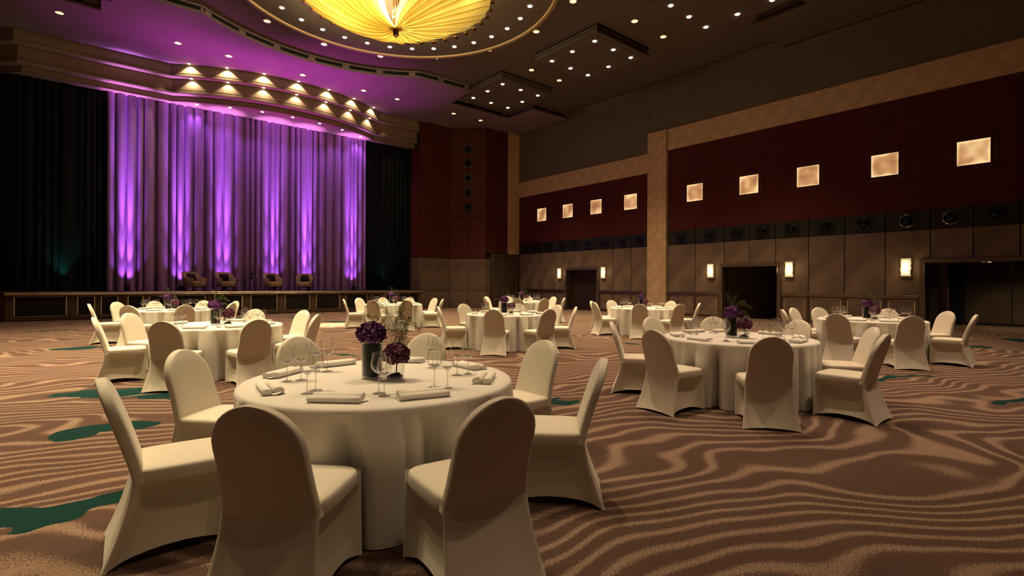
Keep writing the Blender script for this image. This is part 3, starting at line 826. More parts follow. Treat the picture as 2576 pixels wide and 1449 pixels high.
for i in range(NB):
    if abs(((360 * i / NB + 10) - 238 + 180) % 360 - 180) < 17: continue      # open slit where the post shows
    b = put('glass_blade', bm_, ch, (0, 0, 0), 2 * PI * i / NB)
    b.location = (0, 0, .03 * (i % 2))
    put('blade_rib', rib_me, ch, (0, 0, .03 * (i % 2)), 2 * PI * i / NB)
tip_me = MB().box(-.07, .07, -.05, .05, -.035, .035).data('end_block', 'gold')
for i in range(NB):
    a = 2 * PI * i / NB + .42 + .05
    put('end_block', tip_me, ch, ((RB + .05) * math.cos(a), (RB + .05) * math.sin(a), 1.38), a)
part('hub', MB().lathe([(0.0, .12), (.05, .12), (.08, .16), (.10, .30), (.16, .38), (.10, .46), (.07, .52), (.0, .52)], 24), 'gold', ch, smooth=True)
part('post', MB().tube([(.09, 0, .4), (.09, 0, 1.8)], .028, 10).tube([(-.045, .078, .4), (-.045, .078, 1.8)], .028, 10).tube([(-.045, -.078, .4), (-.045, -.078, 1.8)], .028, 10).tube([(0, 0, .1), (0, 0, 1.8)], .03, 10), 'gold', ch, smooth=True)
bulb_me = MB().lathe([(0, -.035), (.025, -.028), (.035, 0), (.025, .03), (.0, .04)], 10).data('bulb', 'bulb_glow', True)
for i in range(10):
    a = 2 * PI * i / 10 + .2
    for r, z in ((.30, .62), (1.0, .98), (2.0, 1.32)):
        put('bulb', bulb_me, ch, (r * math.cos(a), r * math.sin(a), z))
for k_, (dx, dy, z, e) in enumerate(((-1.2, 1.0, 1.15, 120), (-2.1, .5, 1.5, 90), (-.6, 2.1, 1.5, 90), (-.9, -.3, 1.1, 80), (.2, .8, 1.0, 45), (.9, 1.6, 1.35, 20), (1.8, .6, 1.5, 7), (.9, -1.0, 1.3, 7), (-1.3, -1.6, 1.5, 60), (1.6, -1.7, 1.5, 10))):
    l = bpy.data.lights.new('chandelier_light', 'POINT')
    l.energy = e * 2.4; l.color = (1.0, 0.84, 0.46); l.shadow_soft_size = .15
    lo = bpy.data.objects.new('lamp_light', l); COL.objects.link(lo); lo.parent = ch; lo.location = (dx, dy, z)

# ------------------------------------------------------------------ wall fittings
def lightbox(y, zc, label):
    t = thing('wall_light_box', label, 'wall light', (XW + .02, y, zc), group='square light boxes in the burgundy wall')
    for (a, b, x) in ((.56, .50, -.022), (.50, .44, -.012), (.44, .39, -.03)):
        for s in (-1, 1):
            boxpart('frame_strip', 'burgundy_wood', t, x, .02, -a, a, s * (a - .015), s * (b - .015))
            boxpart('frame_strip', 'burgundy_wood', t, x, .02, s * a, s * b, -(b - .015), b - .015)
    part('glowing_pane', MB().box(-.004, .01, -.39, .39, -.375, .375), 'alabaster_glow', t)
    return t
LB = [22.55, 20.41, 18.33, 16.08, 12.56, 10.12, 7.87, 5.44, 3.15]
LBW = ['square glowing light box in the burgundy wall, %s from the corner by the stage' % o for o in ORD]
for i, y in enumerate(LB): lightbox(y, 5.55, LBW[i])

def sconce(y, label):
    t = thing('wall_sconce', label, 'wall light', (XW - .02, y, 2.035), group='glass wall sconces')
    boxpart('back_plate', 'frame_metal', t, -.015, .02, -.13, .13, -.29, .29)
    # layered glass with a ragged edge
    r = random.Random(int(y * 10)); rows = 12
    L_, R_ = [], []
    for k in range(rows + 1):
        zz = -.295 + .59 * k / rows
        L_.append((-.138 + r.uniform(-.012, .012), zz)); R_.append((.138 + r.uniform(-.012, .012), zz))
    out = L_ + R_[::-1]
    v = [(-.07, a, b) for a, b in out] + [(-.02, a, b) for a, b in out]; nn = len(out)
    part('glass_plate', MB().add(v, [tuple(range(nn)), tuple(range(2 * nn - 1, nn - 1, -1))] + [(i, i + nn, (i + 1) % nn + nn, (i + 1) % nn) for i in range(nn)]), 'sconce_edge', t)
    part('glowing_core', MB().box(-.082, -.068, -.105, .105, -.24, .24), 'sconce_glow', t)
    l = bpy.data.lights.get('sconce_light') or bpy.data.lights.new('sconce_light', 'POINT')
    l.energy = 5; l.color = (1.0, .74, .32); l.shadow_soft_size = .1
    lo = bpy.data.objects.new('lamp_light', l); COL.objects.link(lo); lo.parent = t; lo.location = (-.2, 0, 0)
for y, w in ((20.98, 'left of the far doorway'), (17.75, 'right of the far doorway'), (11.75, 'left of the middle doorway'), (8.50, 'right of the middle doorway'), (4.82, 'beside the wide doorway')):
    sconce(y, 'glowing layered glass wall sconce ' + w)

def ellipse_ring(rx, n=24): return [(math.cos(a) * rx, math.sin(a) * rx) for a in np.linspace(0, 2 * PI, n, endpoint=False)]
def nozzle_meshes():
    c = lambda r, x: [(x, a, b) for a, b in ellipse_ring(r)]
    collar = MB().rings([c(.205, .0), c(.205, -.035), c(.175, -.045), c(.15, -.01), c(.15, .0)]).data('collar', 'nozzle_black', True)
    ballr = [c(.148 * math.cos(t) + .0005, -.01 - .10 * math.sin(t)) for t in np.linspace(0, PI / 2, 7)]
    ball = MB().rings(ballr, True, False, True).data('nozzle_ball', 'nozzle_ball', True)
    plate = MB().box(-.02, .005, -.27, .27, -.25, .25).data('plate', 'nozzle_black')
    rim = MB().rings([c(.207, -.002), c(.222, -.02), c(.222, -.03), c(.204, -.036)]).data('rim', 'bright_metal', True)
    return collar, ball, plate, rim
NZ = nozzle_meshes()
def nozzle(loc, rz, label, group, shiny=False, k=1.0):
    t = thing('air_nozzle', label, 'air vent', loc, rz, group)
    for nm, me in zip(('collar', 'nozzle_ball', 'plate'), NZ): 
        o = put(nm, me, t); o.location.x = -.02 if nm != 'plate' else 0
    if shiny: put('rim', NZ[3], t, (-.02, 0, 0))
    t.scale = (k, k, k)
nzL = [(a + b) / 2 for a, b in zip(JL[:-1], JL[1:])]
nzR = [(a + b) / 2 for a, b in zip(JR[:-1], JR[1:]) if b > 1.5]
for i, y in enumerate(nzL):
    nozzle((XW - .005, y, 3.58), 0, 'round black air nozzle in the dark band of the far bay, %s from the corner' % ORD[i], 'air nozzles of the far bay')
for i, y in enumerate(nzR):
    nozzle((XW - .005, y, 3.58), 0, 'round black air nozzle in the dark band of the near bay, %s from the column' % ORD[i], 'air nozzles of the near bay', shiny=i in (7, 8))
for J in (JR, JL):
    for a, b in zip(J[1:], J[:-1]):
        boxpart('band_board', 'nozzle_band', wall, XW + .0, XW + .07, a + .012, b - .012, 3.265, 3.90)
        for zz in (3.42, 3.58, 3.74):
            boxpart('band_groove', 'slot_black', wall, XW - .002, XW + .01, a + .03, b - .03, zz - .006, zz + .006)
for i, (z, w) in enumerate(zip((9.43, 8.60, 7.72, 6.85, 5.98), ('topmost', 'second from the top', 'third from the top', 'fourth from the top', 'lowest'))):
    nozzle((17.80, 25.45, z), PI / 4 + 0.0, 'black ball nozzle in the red corner wall, %s of five' % w, 'ball nozzles in the red corner wall')

# ------------------------------------------------------------------ banquet furniture
def superring(w, d, e, n, z, yc=0.0, bend=None):
    out = []
    for i in range(n):
        a = 2 * PI * i / n; c, s = math.cos(a), math.sin(a)
        x = w * math.copysign(abs(c) ** (2 / e), c); y = d * math.copysign(abs(s) ** (2 / e), s)
        out.append((x, y + yc, z if bend is None else z + bend(x, y)))
    return out
def chair_meshes():
    # backrest: a leaning rounded arch
    rings = []
    zs = [.40, .46, .52, .58, .64, .70, .715] + [.715 + .205 * math.sin(t) for t in np.radians([12, 24, 35, 45, 54, 62, 69, 75, 80, 84, 87])]
    for z in zs:
        if z <= .715: w = np.interp(z, [.40, .50, .62, .715], [.228, .213, .205, .205])
        else: w = math.sqrt(max(0, .205 ** 2 - (z - .715) ** 2))
        t = .031 + .004 * math.sin(min(1, max(0, (z - .4) / .5)) * PI)
        if z > .86: t *= np.interp(z, [.86, .915, .92], [1, .80, .70])
        yc = -.185 - .165 * ((z - .40) / .52) ** 1.15
        rings.append(superring(max(w, .012), t, 5.5, 44, z, yc))
    back = MB().rings(rings, True, False, True)
    # seat cushion
    rings = []
    crown = lambda x, y: .014 * (1 - (x / .24) ** 2) * (1 - (y / .26) ** 2)
    for k, z, b in ((.985, .395, 0), (1.0, .41, 0), (1.0, .445, 0), (.985, .460, 0), (.94, .468, .6), (.80, .470, 1), (.5, .471, 1), (.15, .471, 1)):
        rings.append(superring(.232 * k, .240 * k, 6 if k > .9 else 4, 40, z, .025, (lambda x, y, b=b: b * crown(x, y)) if b else None))
    seat = MB().rings(rings, True, False, True)
    # skirt: taut cloth from the seat to four pulled-out feet
    nz, ns = 12, 10; rings = []
    lv = [.452, .42, .402, .385, .365, .345, .30, .25, .20, .15, .10, .05, 0.0]
    for z in lv:
        t = (.452 - z) / .452
        fx, fy = .222 + .006 * t, .262 + .012 * t
        rx, ry = .222 + .045 * t ** 1.3, -.210 - .13 * t ** 1.6
        cs = [(-rx, ry), (rx, ry), (fx, fy), (-fx, fy)]
        s = min(1, max(0, (.398 - z) / .05)); hollow = s * s * (3 - 2 * s) * (1 - .35 * max(0, (.12 - z) / .12))
        depth = (.012 * hollow, .072 * hollow, .035 * hollow, .072 * hollow); arch = (.022, .052, .03, .052)
        ring = []
        for k in range(4):
            a = np.array(cs[k]); b = np.array(cs[(k + 1) % 4]); nrm = np.array([-(b - a)[1], (b - a)[0]]); nrm = nrm / np.linalg.norm(nrm)
            us = [.015, .05, .09, .14, .20, .30, .42, .58, .70, .80, .86, .91, .95, .985]
            for u in us:
                # wide hollow with a firm rim
                h = min(1, 2.6 * min(u, 1 - u) / .5)
                h = h * h * (3 - 2 * h) if h < 1 else 1
                p = a + (b - a) * u + nrm * depth[k] * h
                zz = z + arch[k] * math.sin(PI * u) ** .9 * (t ** 3) + .004
                ring.append((p[0], p[1], zz))
        rings.append(ring)
    skirt = MB().rings(rings)
    foot = MB().lathe([(.0, .0), (.011, .0), (.012, .008), (.008, .016), (.0, .017)], 10)
    return back.data('backrest', 'chair_cloth', True), seat.data('seat', 'chair_cloth', True), skirt.data('skirt', 'chair_cloth', True), foot.data('foot', 'chair_cloth', True)
CH = chair_meshes()
def chair(x, y, rz, label, group):
    t = thing('banquet_chair', label, 'chair', (x, y, 0), rz, group)
    put('backrest', CH[0], t); put('seat', CH[1], t); put('skirt', CH[2], t)
    for fx, fy in ((-.254, -.325), (.254, -.325), (.216, .262), (-.216, .262)):
        put('foot', CH[3], t, (fx, fy, 0))

TR, TH = 0.915, 0.752
def cloth_mesh(seed):
    r = random.Random(seed); mb = MB(); n = 300
    ph = [r.uniform(0, 2 * PI) for _ in range(6)]; fr = [9, 13, 17, 22, 28]
    def fold(a):                               # narrow creases pressed inwards between fuller waves
        g = math.sin(8 * a + ph[0] + .9 * math.sin(2 * a + ph[5])); g2 = math.sin(13 * a + ph[1] + .6 * math.sin(3 * a + ph[4])); g3 = math.sin(21 * a + ph[2])
        return -1.25 * (1 - abs(g)) ** 1.8 - .7 * (1 - abs(g2)) ** 2 + .30 * g2 + .18 * g3 + .45
    rings = []
    for rr, z in ((.02, TH), (.30, TH), (.60, TH), (.80, TH), (.880, TH), (.905, TH - .003), (.917, TH - .012), (.921, TH - .03)):
        rings.append([(rr * math.cos(2 * PI * i / n), rr * math.sin(2 * PI * i / n), z) for i in range(n)])
    for z, k in ((.695, .30), (.64, .55), (.55, .75), (.42, .88), (.30, .95), (.16, 1.0), (.05, 1.02), (.008, 1.04)):
        row = []
        for i in range(n):
            a = 2 * PI * i / n; f = fold(a + .05 * k * math.sin(3 * a + ph[4]))
            rr = .918 + k * f * (.03 if f > 0 else .12)
            row.append((rr * math.cos(a), rr * math.sin(a), z))
        rings.append(row)
    mb.rings(rings, True, True, False)
    return mb.data('tablecloth', 'table_cloth', True)
CLOTHS = [cloth_mesh(s) for s in (3, 8, 21)]
tt_me = MB().lathe([(0, .72), (.86, .72), (.87, .735), (.86, .745), (0, .745)], 48).data('tabletop', 'dark_wood')
lg_me = MB().tube([(.45, 0, .72), (.62, 0, 0)], .018, 8).data('leg', 'black_metal')

def wine_glass_meshes(h, rb, bowl_h):
    zb = h - bowl_h
    # bowl profile: tulip
    pr = [(.005, zb), (rb * .45, zb + bowl_h * .06), (rb * .80, zb + bowl_h * .20), (rb * .97, zb + bowl_h * .36), (rb, zb + bowl_h * .46), (rb * .95, zb + bowl_h * .66), (rb * .85, zb + bowl_h * .86), (rb * .80, h)]
    bowl = MB().lathe(pr, 20)
    bowl.lathe([(r - .0018, z + .002) for r, z in pr], 20)
    bowl = bowl.data('bowl', 'clear_glass', True)
    rim = MB().lathe([(rb * .80 - .0022, h), (rb * .80, h + .0012), (rb * .80 + .0012, h - .0005)], 20).data('rim', 'stem_glass', True)
    stem = MB().lathe([(.012, .004), (.0055, .015), (.0042, .04), (.0042, zb - .02), (.007, zb - .006), (.010, zb + .004)], 10).data('stem', 'stem_glass', True)
    foot = MB().lathe([(.0, .0), (rb * .80, .0), (rb * .82, .0015), (rb * .5, .004), (.012, .008)], 20).data('foot', 'stem_glass', True)
    base = MB().lathe([(r - .0025, z + .003) for r, z in pr[:3]] + [(0.0, zb + bowl_h * .10)], 20).data('bowl_glint', 'stem_glass', True)  # reflective inner layer added as the bright glint low in the bowl
    return bowl, rim, stem, foot, base
GA = wine_glass_meshes(.245, .049, .125)
GB = wine_glass_meshes(.228, .043, .115)
def glass(meshes, x, y, label, group):
    t = thing('wine_glass', label, 'glass', (x, y, TH + .001), 0, group)
    for nm, me in zip(('bowl', 'rim', 'stem', 'foot', 'bowl_glint'), meshes): put(nm, me, t)

def napkin_meshes():
    # cross-section: two rolled lobes on a folded flap, extruded along x
    def roll(cy, r, L, seed):
        rr = random.Random(seed); rings = []
        for x in (-L, -L * .985, -L * .4, L * .4, L * .985, L):
            k = .93 if abs(x) == L else 1
            rings.append([(x + .004 * rr.uniform(-1, 1), cy + math.cos(a) * r * 1.25 * k, max(0.0015, .82 * r + math.sin(a) * r * .86 * k)) for a in np.linspace(0, 2 * PI, 18, endpoint=False)])
        return MB().rings(rings, True, True, True)
    a = roll(-.036, .023, .148, 1).data('front_roll', 'napkin', True)
    b = roll(.030, .026, .142, 2).data('back_roll', 'napkin', True)
    fl = MB().rings([[(x, y, z) for y, z in ((-.07, .0015), (-.03, .003), (.02, .003), (.066, .0015))] for x in (-.152, 0, .150)], closed=False)
    fl.add([(.148, -.03, .004), (.175, .005, .006), (.172, .03, .012), (.146, .045, .02)], [(0, 1, 2, 3)])
    return a, b, fl.data('flap', 'napkin')
NP = napkin_meshes()
def napkin(x, y, rz, label, group):
    t = thing('rolled_napkin', label, 'napkin', (x, y, TH + .001), rz, group)
    for nm, me in zip(('roll', 'roll', 'flap'), NP): put(nm, me, t)

# flowers
def floret_mesh():
    mb = MB()
    for k in range(4):
        a = k * PI / 2 + .1 * k; c, s_ = math.cos(a), math.sin(a); h = .002 * (k % 2)
        pts = [(0, 0, .001)] + [(.0135 + .0125 * math.cos(t), .0125 * math.sin(t), .006 + .004 * math.cos(2 * t + k) + h) for t in np.linspace(-2.6, 2.6, 8)]
        mid = (.014, 0, .0035 + h)
        v = [(x * c - y * s_, x * s_ + y * c, z) for x, y, z in pts + [mid]]
        mb.add(v, [(9, i, i + 1) for i in range(1, 8)] + [(0, 1, 9), (0, 9, 8)])
    return mb
FL = floret_mesh()
FLM = {m: FL.data('floret', m, True) for m in ('hydrangea_purple', 'hydrangea_maroon')}
def hydrangea(x, y, z, R, m, label, single, stem_h, seed):
    t = thing('hydrangea', label, 'flower', (x, y, z), 0, 'hydrangeas in the centrepieces')
    r = random.Random(seed); n = 84; mb = MB()
    part('flower_core', MB().lathe([(0, -R * .52), (R * .55, -R * .35), (R * .74, .0), (R * .55, R * .48), (0, R * .66)], 14), m, t, smooth=True)
    part('stem', MB().tube([(0, 0, -stem_h), (.004, 0, -stem_h * .5), (0, 0, -R * .3)], .005, 6), 'stem_green', t)
    for i in range(n):
        u = 1 - 1.62 * (i + .5) / n; th = i * 2.399963
        q = math.sqrt(max(0, 1 - u * u)); d = Vector((q * math.cos(th), q * math.sin(th), u))
        p = Vector((d.x * R * .92, d.y * R * .92, d.z * R * .74)) * r.uniform(.9, 1.06)
        rot = d.to_track_quat('Z', 'Y') @ __import__('mathutils').Euler((r.uniform(-.5, .5), r.uniform(-.5, .5), r.uniform(0, 6.28))).to_quaternion()
        k = R / .088 * r.uniform(.85, 1.2)
        if single:
            o = put('floret', FLM[m], t); o.location = p; o.rotation_mode = 'QUATERNION'; o.rotation_quaternion = rot; o.scale = (k, k, k)
        else:
            mb.add([tuple(p + rot @ (Vector(v) * k)) for v in FL.v], FL.f)
    if not single:
        o = part('florets', mb, m, t, smooth=True); o['kind'] = 'stuff'
    return t
def fern_spray(mb_stem, mb_leaf, pts, r, side=.06, n=26):
    """arching stem, side twigs that shorten to the tip, fine needles along each twig"""
    P = [Vector(p) for p in pts]; C = []
    for i in range(n + 1):
        u = i / n; C.append(P[0] * (1 - u) ** 2 + P[1] * 2 * u * (1 - u) + P[2] * u * u)
    mb_stem.tube(C[::2], [.0017 * (1 - .7 * i / (n / 2)) for i in range(len(C[::2]))], 5)
    for i in range(int(n * .25), n + 1):
        d = (C[min(i + 1, n)] - C[i - 1]).normalized(); w = d.cross(Vector((r.uniform(-.6, .6), 1, r.uniform(-.6, .6)))).normalized()
        L = side * (1.05 - .80 * i / n)
        for s in (-1, 1):
            if r.random() < .12: continue
            a = C[i]; Lk = L * r.uniform(.55, 1.25)
            di = (w * s * r.uniform(.7, 1.1) + d * r.uniform(.35, .9) + Vector((0, r.uniform(-.5, .5), 0))).normalized()
            up = d.cross(w).normalized()
            pr_ = a
            for f in np.linspace(.14, 1, 7):
                q = a + di * Lk * f + Vector((0, 0, -.35 * Lk * f * f)); nl = .0105 * (1.2 - f * .7) * r.uniform(.7, 1.2)
                wv = up.cross(q - pr_).normalized() * .0008
                mb_leaf.add([tuple(pr_ - wv), tuple(pr_ + wv), tuple(q)], [(0, 1, 2)]); pr_ = q
                for sg in (1, -1):
                    dd = (di * .8 + di.cross(up) * sg * .75 + up * r.uniform(-.3, .3)).normalized() * nl
                    wv = up.cross(dd).normalized() * .0009
                    mb_leaf.add([tuple(q - wv), tuple(q + wv), tuple(q + dd)], [(0, 1, 2)])
def fern(x, y, z, rz, label, seed, sprays, k=1.0):
    t = thing('asparagus_fern', label, 'fern', (x, y, z), rz, 'fern sprays in the centrepieces')
    r = random.Random(seed)
    for pts in sprays:
        st, lf = MB(), MB()
        fern_spray(st, lf, [tuple(c * k for c in p) for p in pts], r)
        s = part('stem', st, 'stem_green', t)
        l = part('fronds', lf, 'fern_green', s); l['kind'] = 'stuff'
SPR1 = [((.02, 0, 0), (.06, -.01, .22), (-.115, .0, .34)), ((.02, 0, 0), (-.01, .03, .20), (-.165, .02, .235)), ((.03, 0, 0), (.05, .0, .20), (.10, .0, .335)),
        ((.03, 0, 0), (.06, .0, .30), (.205, -.01, .14)), ((.03, 0, 0), (.10, .03, .10), (.07, .02, .26)), ((.0, 0, .02), (-.12, .0, .17), (-.24, .02, .115)),
        ((.03, .0, .0), (.10, -.02, .07), (.115, -.01, .17)), ((.03, .02, .0), (.02, .05, .17), (.06, .04, .30)), ((.03, 0, 0), (.12, .0, .18), (.13, .02, .22))]
SPR2 = [((0, 0, 0), (.02, 0, .18), (.13, .0, .20)), ((0, 0, 0), (.06, .02, .25), (.20, .02, .12)), ((0, 0, 0), (-.06, .0, .12), (-.22, .0, .06)), ((0, 0, 0), (.0, .03, .2), (-.06, .02, .27)),
        ((0, 0, 0), (.1, .05, .15), (.17, .05, .03)), ((0, 0, 0), (-.02, -.03, .14), (.05, -.02, .26))]
def vase(x, y, r, h, label, fill, tall):
    t = thing('glass_vase', label, 'vase', (x, y, TH + .001), 0, 'glass vases of the centrepieces')
    pr = [(0, 0), (r * .97, 0), (r, .006), (r, h), (r - .003, h + .001), (r - .004, h), (r - .004, .014), (0, .012)]
    part('glass_body', MB().lathe(pr, 28), 'vase_glass', t, smooth=True)
    if tall:
        # dark folded leaves lining the glass
        n = 44; rings = []
        for z, k in ((.020, .97), (.05, .985), (.13, .985), (h - .03, .985), (h - .008, .97)):
            rings.append([((r - .006) * k * (1 - .05 * (i % 4 == 0)) * math.cos(2 * PI * i / n), (r - .006) * k * (1 - .05 * (i % 4 == 0)) * math.sin(2 * PI * i / n), z) for i in range(n)])
        part('leaf_lining', MB().rings(rings, True, True, True), 'leaf_lining', t, smooth=True)
    else:
        part('water', MB().lathe([(0, .016), (r - .008, .016), (r - .008, .03), (0, .03)], 20), 'pebbles', t)
        rr = random.Random(5)
        for i in range(9):
            a = i * 2.4; q = (r - .028) * math.sqrt(i / 9)
            k = rr.uniform(.011, .016)
            part('pebble', MB().lathe([(0, 0), (k * .8, k * .25), (k, k * .6), (k * .6, k), (0, k * 1.1)], 8), 'pebbles', t, (q * math.cos(a), q * math.sin(a), .03), smooth=True)

# name, centre, description, chairs (angle about the table, distance of the back), how detailed
TABLES = [
    ((1.64, 3.40), 'nearest round table', [(-135, 1.50), (-97, 1.62), (179, 1.54), (133, 1.48), (-46, 1.54), (-2, 1.50), (48, 1.55), (93, 1.60)], 2),
    ((1.71, 9.28), 'second table on the left', [(175, 1.55), (133, 1.59), (-124, 1.58), (-84, 1.62), (19, 1.55), (-39, 1.50), (59, 1.62)], 1),
    ((1.74, 15.20), 'table before the stage left end', [(176, 1.57), (128, 1.64), (-124, 1.66), (-88, 1.68), (98, 1.57), (57, 1.66), (17, 1.6), (-42, 1.54)], 0),
    ((6.46, 3.24), 'large table at the right', [(127, 1.57), (77, 1.59), (174, 1.57), (-142, 1.62), (39, 1.62), (-92, 1.6), (-53, 1.54), (-5, 1.55)], 2),
    ((7.41, 9.05), 'middle table of the hall', [(155, 1.48), (92, 1.66), (-139, 1.52), (-97, 1.58), (-2, 1.5), (-46, 1.52), (40, 1.52)], 1),
    ((7.85, 15.42), 'table before the stage right end', [(159, 1.5), (108, 1.64), (-140, 1.55), (-104, 1.66), (4, 1.62), (-39, 1.6), (76, 1.62), (42, 1.58)], 0),
    ((12.07, 3.33), 'table by the wide doorway', [(177, 1.60), (-144, 1.64), (-38, 1.58), (-87, 1.56), (123, 1.58), (83, 1.54), (54, 1.56), (4, 1.64)], 1),
    ((12.52, 9.07), 'table before the stone column', [(114, 1.5), (156, 1.45), (74, 1.6), (-147, 1.6), (4, 1.58), (-107, 1.56), (-66, 1.48)], 0),
    ((13.00, 14.90), 'farthest table by the corner door', [(112, 1.64), (162, 1.5), (72, 1.62), (-138, 1.66), (41, 1.58), (-104, 1.66), (0, 1.62), (-58, 1.6)], 0)]
PLACES = ['front', 'front-right', 'right', 'back-right', 'back', 'back-left', 'left', 'front-left']
for ti, ((cx, cy), desc, chairs_, det) in enumerate(TABLES):
    t = thing('round_table', 'round banquet table under the white cloth, the ' + desc, 'table', (cx, cy, 0), .3, 'round banquet tables')
    put('tabletop', tt_me, t)
    for k in range(4): put('leg', lg_me, t, (0, 0, 0), k * PI / 2)
    c = put('tablecloth', CLOTHS[ti % 3], None, (cx, cy, 0), ti * 1.3)
    tag(c, 'white floor-length cloth draped over the ' + desc, 'tablecloth', 'round white tablecloths')
    tocam = math.degrees(math.atan2(-cy, -cx))
    names = {}
    items = sorted(((((a - tocam) % 360), a) for a, r in chairs_))
    best = None
    for st in range(8):                       # seats keep their order round the table
        for skip in (range(8) if len(items) == 7 else (None,)):
            bins = [(st + k) % 8 for k in range(8)]
            if skip is not None: del bins[skip]
            e = sum(((b_ * 45 - it[0] + 180) % 360 - 180) ** 2 for b_, it in zip(bins, items))
            if best is None or e < best[0]: best = (e, bins)
    for b_, it in zip(best[1], items): names[it[1]] = PLACES[b_]
    for a, r in chairs_:
        th = math.radians(a); pl_ = names[a]
        rr = max(r, 1.54) - .335
        jit = random.uniform(-.04, .04)
        chair(cx + rr * math.cos(th), cy + rr * math.sin(th), th + PI / 2 + jit, 'cream covered chair at the %s seat of the %s' % (pl_, desc), 'cream covered banquet chairs')
        # place setting
        na = th + random.uniform(-.05, .05); nr = .735
        if ti == 0:
            na = th
        napkin(cx + nr * math.cos(na), cy + nr * math.sin(na), na + PI / 2 + random.uniform(-.12, .12), 'rolled white napkin at the %s seat of the %s' % (pl_, desc), 'rolled napkins')
        ga = th + math.radians(20 + random.uniform(-2, 2))
        for me, gr, da, w in ((GA, .535, -.01, 'larger'), (GB, .62, .045, 'smaller')):
            gx, gy = cx + gr * math.cos(ga + da), cy + gr * math.sin(ga + da)
            glass(me, gx, gy, '%s wine glass at the %s seat of the %s' % (w, pl_, desc), 'wine glasses')
    # centrepiece
    rt = 0 if ti in (0,) else (math.atan2(cy, cx) - math.atan2(3.4, 1.64)) + random.uniform(-.3, .3)
    def off(dx, dy): return cx + dx * math.cos(rt) - dy * math.sin(rt), cy + dx * math.sin(rt) + dy * math.cos(rt)
    vx, vy = off(-.06, .02); lx, ly = off(.035, -.135)
    vase(vx, vy, .074, .25, 'tall glass vase lined with dark leaves on the ' + desc, None, True)
    vase(lx, ly, .064, .115, 'low glass vase with dark pebbles on the ' + desc, None, False)
    hydrangea(vx - .012, vy - .01, TH + .315, .094, 'hydrangea_purple', 'purple hydrangea in the tall vase on the ' + desc, det == 2, .24, ti)
    hydrangea(lx + .01, ly, TH + .175, .088, 'hydrangea_maroon', 'maroon hydrangea in the low vase on the ' + desc, det == 2, .14, ti + 50)
    if ti == 0: fern(vx + .127 * .7676, vy - .127 * .641, TH + .205, -YAW, 'feathery green fern spray in the vase on the ' + desc, 1, SPR1)
    else: fern(vx, vy, TH + .24, -YAW + random.uniform(-.6, .6), 'feathery green fern spray in the vase on the ' + desc, ti + 1, SPR2, 1.15)

# ------------------------------------------------------------------ stage furniture
def armchair_meshes():
    # shell: back and sloping arms in one wrapped band
    pts = [(-.36, .36, .56), (-.38, .15, .57), (-.39, -.10, .62), (-.36, -.28, .80), (-.24, -.37, .84), (0, -.39, .85), (.24, -.37, .84), (.36, -.28, .80), (.39, -.10, .62), (.38, .15, .57), (.36, .36, .56)]
    outer_b, outer_t, inner_t, inner_b = [], [], [], []
    for x, y, h in pts:
        k = .80
        outer_b.append((x * k * .96, y * .92, .17)); outer_t.append((x, y * 1.02, h)); 
        ix, iy = x * .80, (y * .80 if y < .3 else y * 1.0)
        inner_t.append((ix, iy, h + .004)); inner_b.append((ix * .93, iy * .95, .30))
    shell = MB().rings([outer_b, outer_t, inner_t, inner_b], closed=False)
    n_ = len(pts)
    shell.add([outer_b[0], outer_t[0], inner_t[0], inner_b[0]], [(0, 3, 2, 1)]); shell.add([outer_b[-1], outer_t[-1], inner_t[-1], inner_b[-1]], [(0, 1, 2, 3)])
    shell.add([(p[0], p[1], .17) for p in outer_b], [tuple(range(n_))])
    seat = MB().rings([superring(.27, .33, 6, 24, .19, .05), superring(.29, .345, 6, 24, .22, .05), superring(.295, .35, 6, 24, .38, .05), superring(.28, .335, 5, 24, .42, .05), superring(.15, .2, 4, 24, .43, .05)], True, True, True)
    leg = MB().tube([(0, 0, .18), (.015, .015, 0)], [.018, .012], 8)
    cush = MB().rings([superring(.17, .02, 3, 20, z, 0) if i in (0, 6) else superring(.185, .03 + .035 * math.sin(PI * i / 6), 3.5, 20, z, 0) for i, z in enumerate(np.linspace(-.165, .165, 7))], True, True, True)
    return shell.data('shell', 'armchair_fabric', True), seat.data('seat', 'armchair_fabric', True), leg.data('leg', 'black_metal', True), cush.data('pillow', 'cushion_fabric', True)
AC = armchair_meshes()
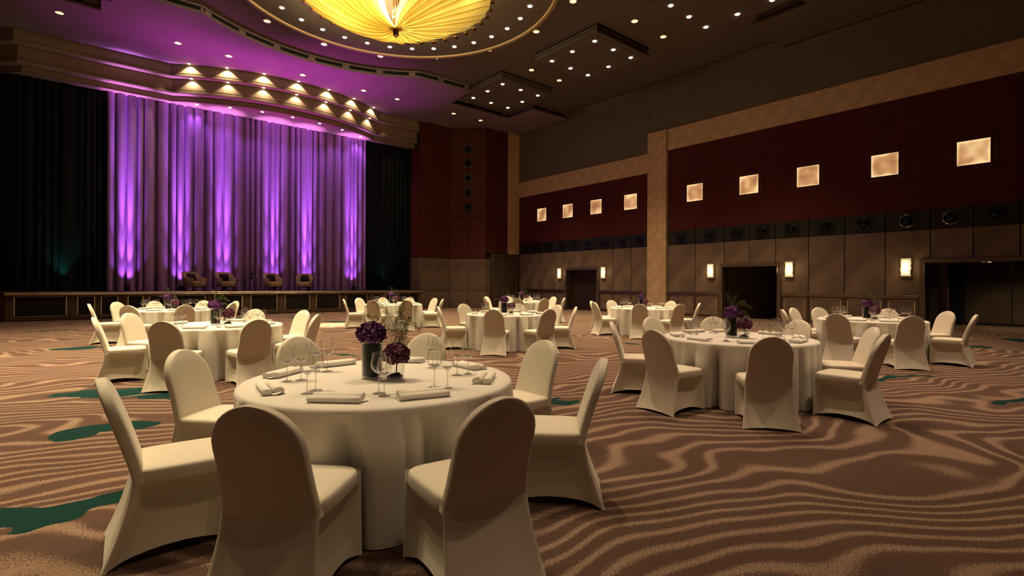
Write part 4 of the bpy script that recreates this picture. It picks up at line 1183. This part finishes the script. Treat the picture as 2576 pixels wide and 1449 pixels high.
for (x, rz, w) in ((3.80, 0.50, 'first'), (5.02, .18, 'second'), (6.99, .12, 'third'), (8.45, -.40, 'fourth')):
    rz_ = PI + rz
    t = thing('armchair', 'beige upholstered armchair on the stage, %s from the left' % w, 'armchair', (x, 26.0, 1.042), rz_, 'armchairs on the stage')
    put('shell', AC[0], t); put('seat', AC[1], t)
    for lx, ly in ((-.24, .30), (.24, .30), (-.24, -.28), (.24, -.28)): put('leg', AC[2], t, (lx, ly, 0))
    p = put('throw_pillow', AC[3], None, (0, 0, 0))
    off_ = Vector((0, -.16, .60)); off_.rotate(__import__('mathutils').Euler((0, 0, rz_)))
    p.location = (x + off_.x, 26.0 + off_.y, 1.042 + off_.z); p.rotation_euler = (.28, 0, rz_)
    tag(p, 'dark throw pillow in the stage armchair, %s from the left' % w, 'pillow', 'dark pillows in the armchairs')
def nest_table(x, y, w, h, label):
    t = thing('side_table', label, 'side table', (x, y, 1.042), 0, 'nesting tables on the stage')
    part('tabletop', MB().box(-w, w, -w, w, h - .025, h), 'black_metal', t)
    lm = MB().box(-.015, .015, -.015, .015, 0, h - .025).data('leg', 'black_metal')
    for sx in (-1, 1):
        for sy in (-1, 1): put('leg', lm, t, (sx * (w - .015), sy * (w - .015), 0))
nest_table(6.06, 26.1, .24, .56, 'tall black side table on the stage')
nest_table(5.58, 25.80, .20, .48, 'lower black side table on the stage')
VZ = 1.042 + .56
t = thing('glass_vase', 'small round glass vase on the stage side table', 'vase', (6.10, 26.1, VZ + .001))
part('glass_body', MB().lathe([(0, 0), (.05, .002), (.075, .05), (.07, .10), (.045, .13)], 20), 'vase_glass', t, smooth=True)
part('leaf_lining', MB().lathe([(0, .005), (.045, .007), (.068, .05), (.062, .09), (0, .1)], 16), 'leaf_lining', t, smooth=True)
fern(6.10, 26.1, VZ + .09, -YAW, 'dark leafy sprig in the vase on the stage', 77, SPR2, 1.1)
hydrangea(6.13, 26.08, VZ + .22, .085, 'hydrangea_maroon', 'maroon hydrangea in the vase on the stage', False, .12, 99)
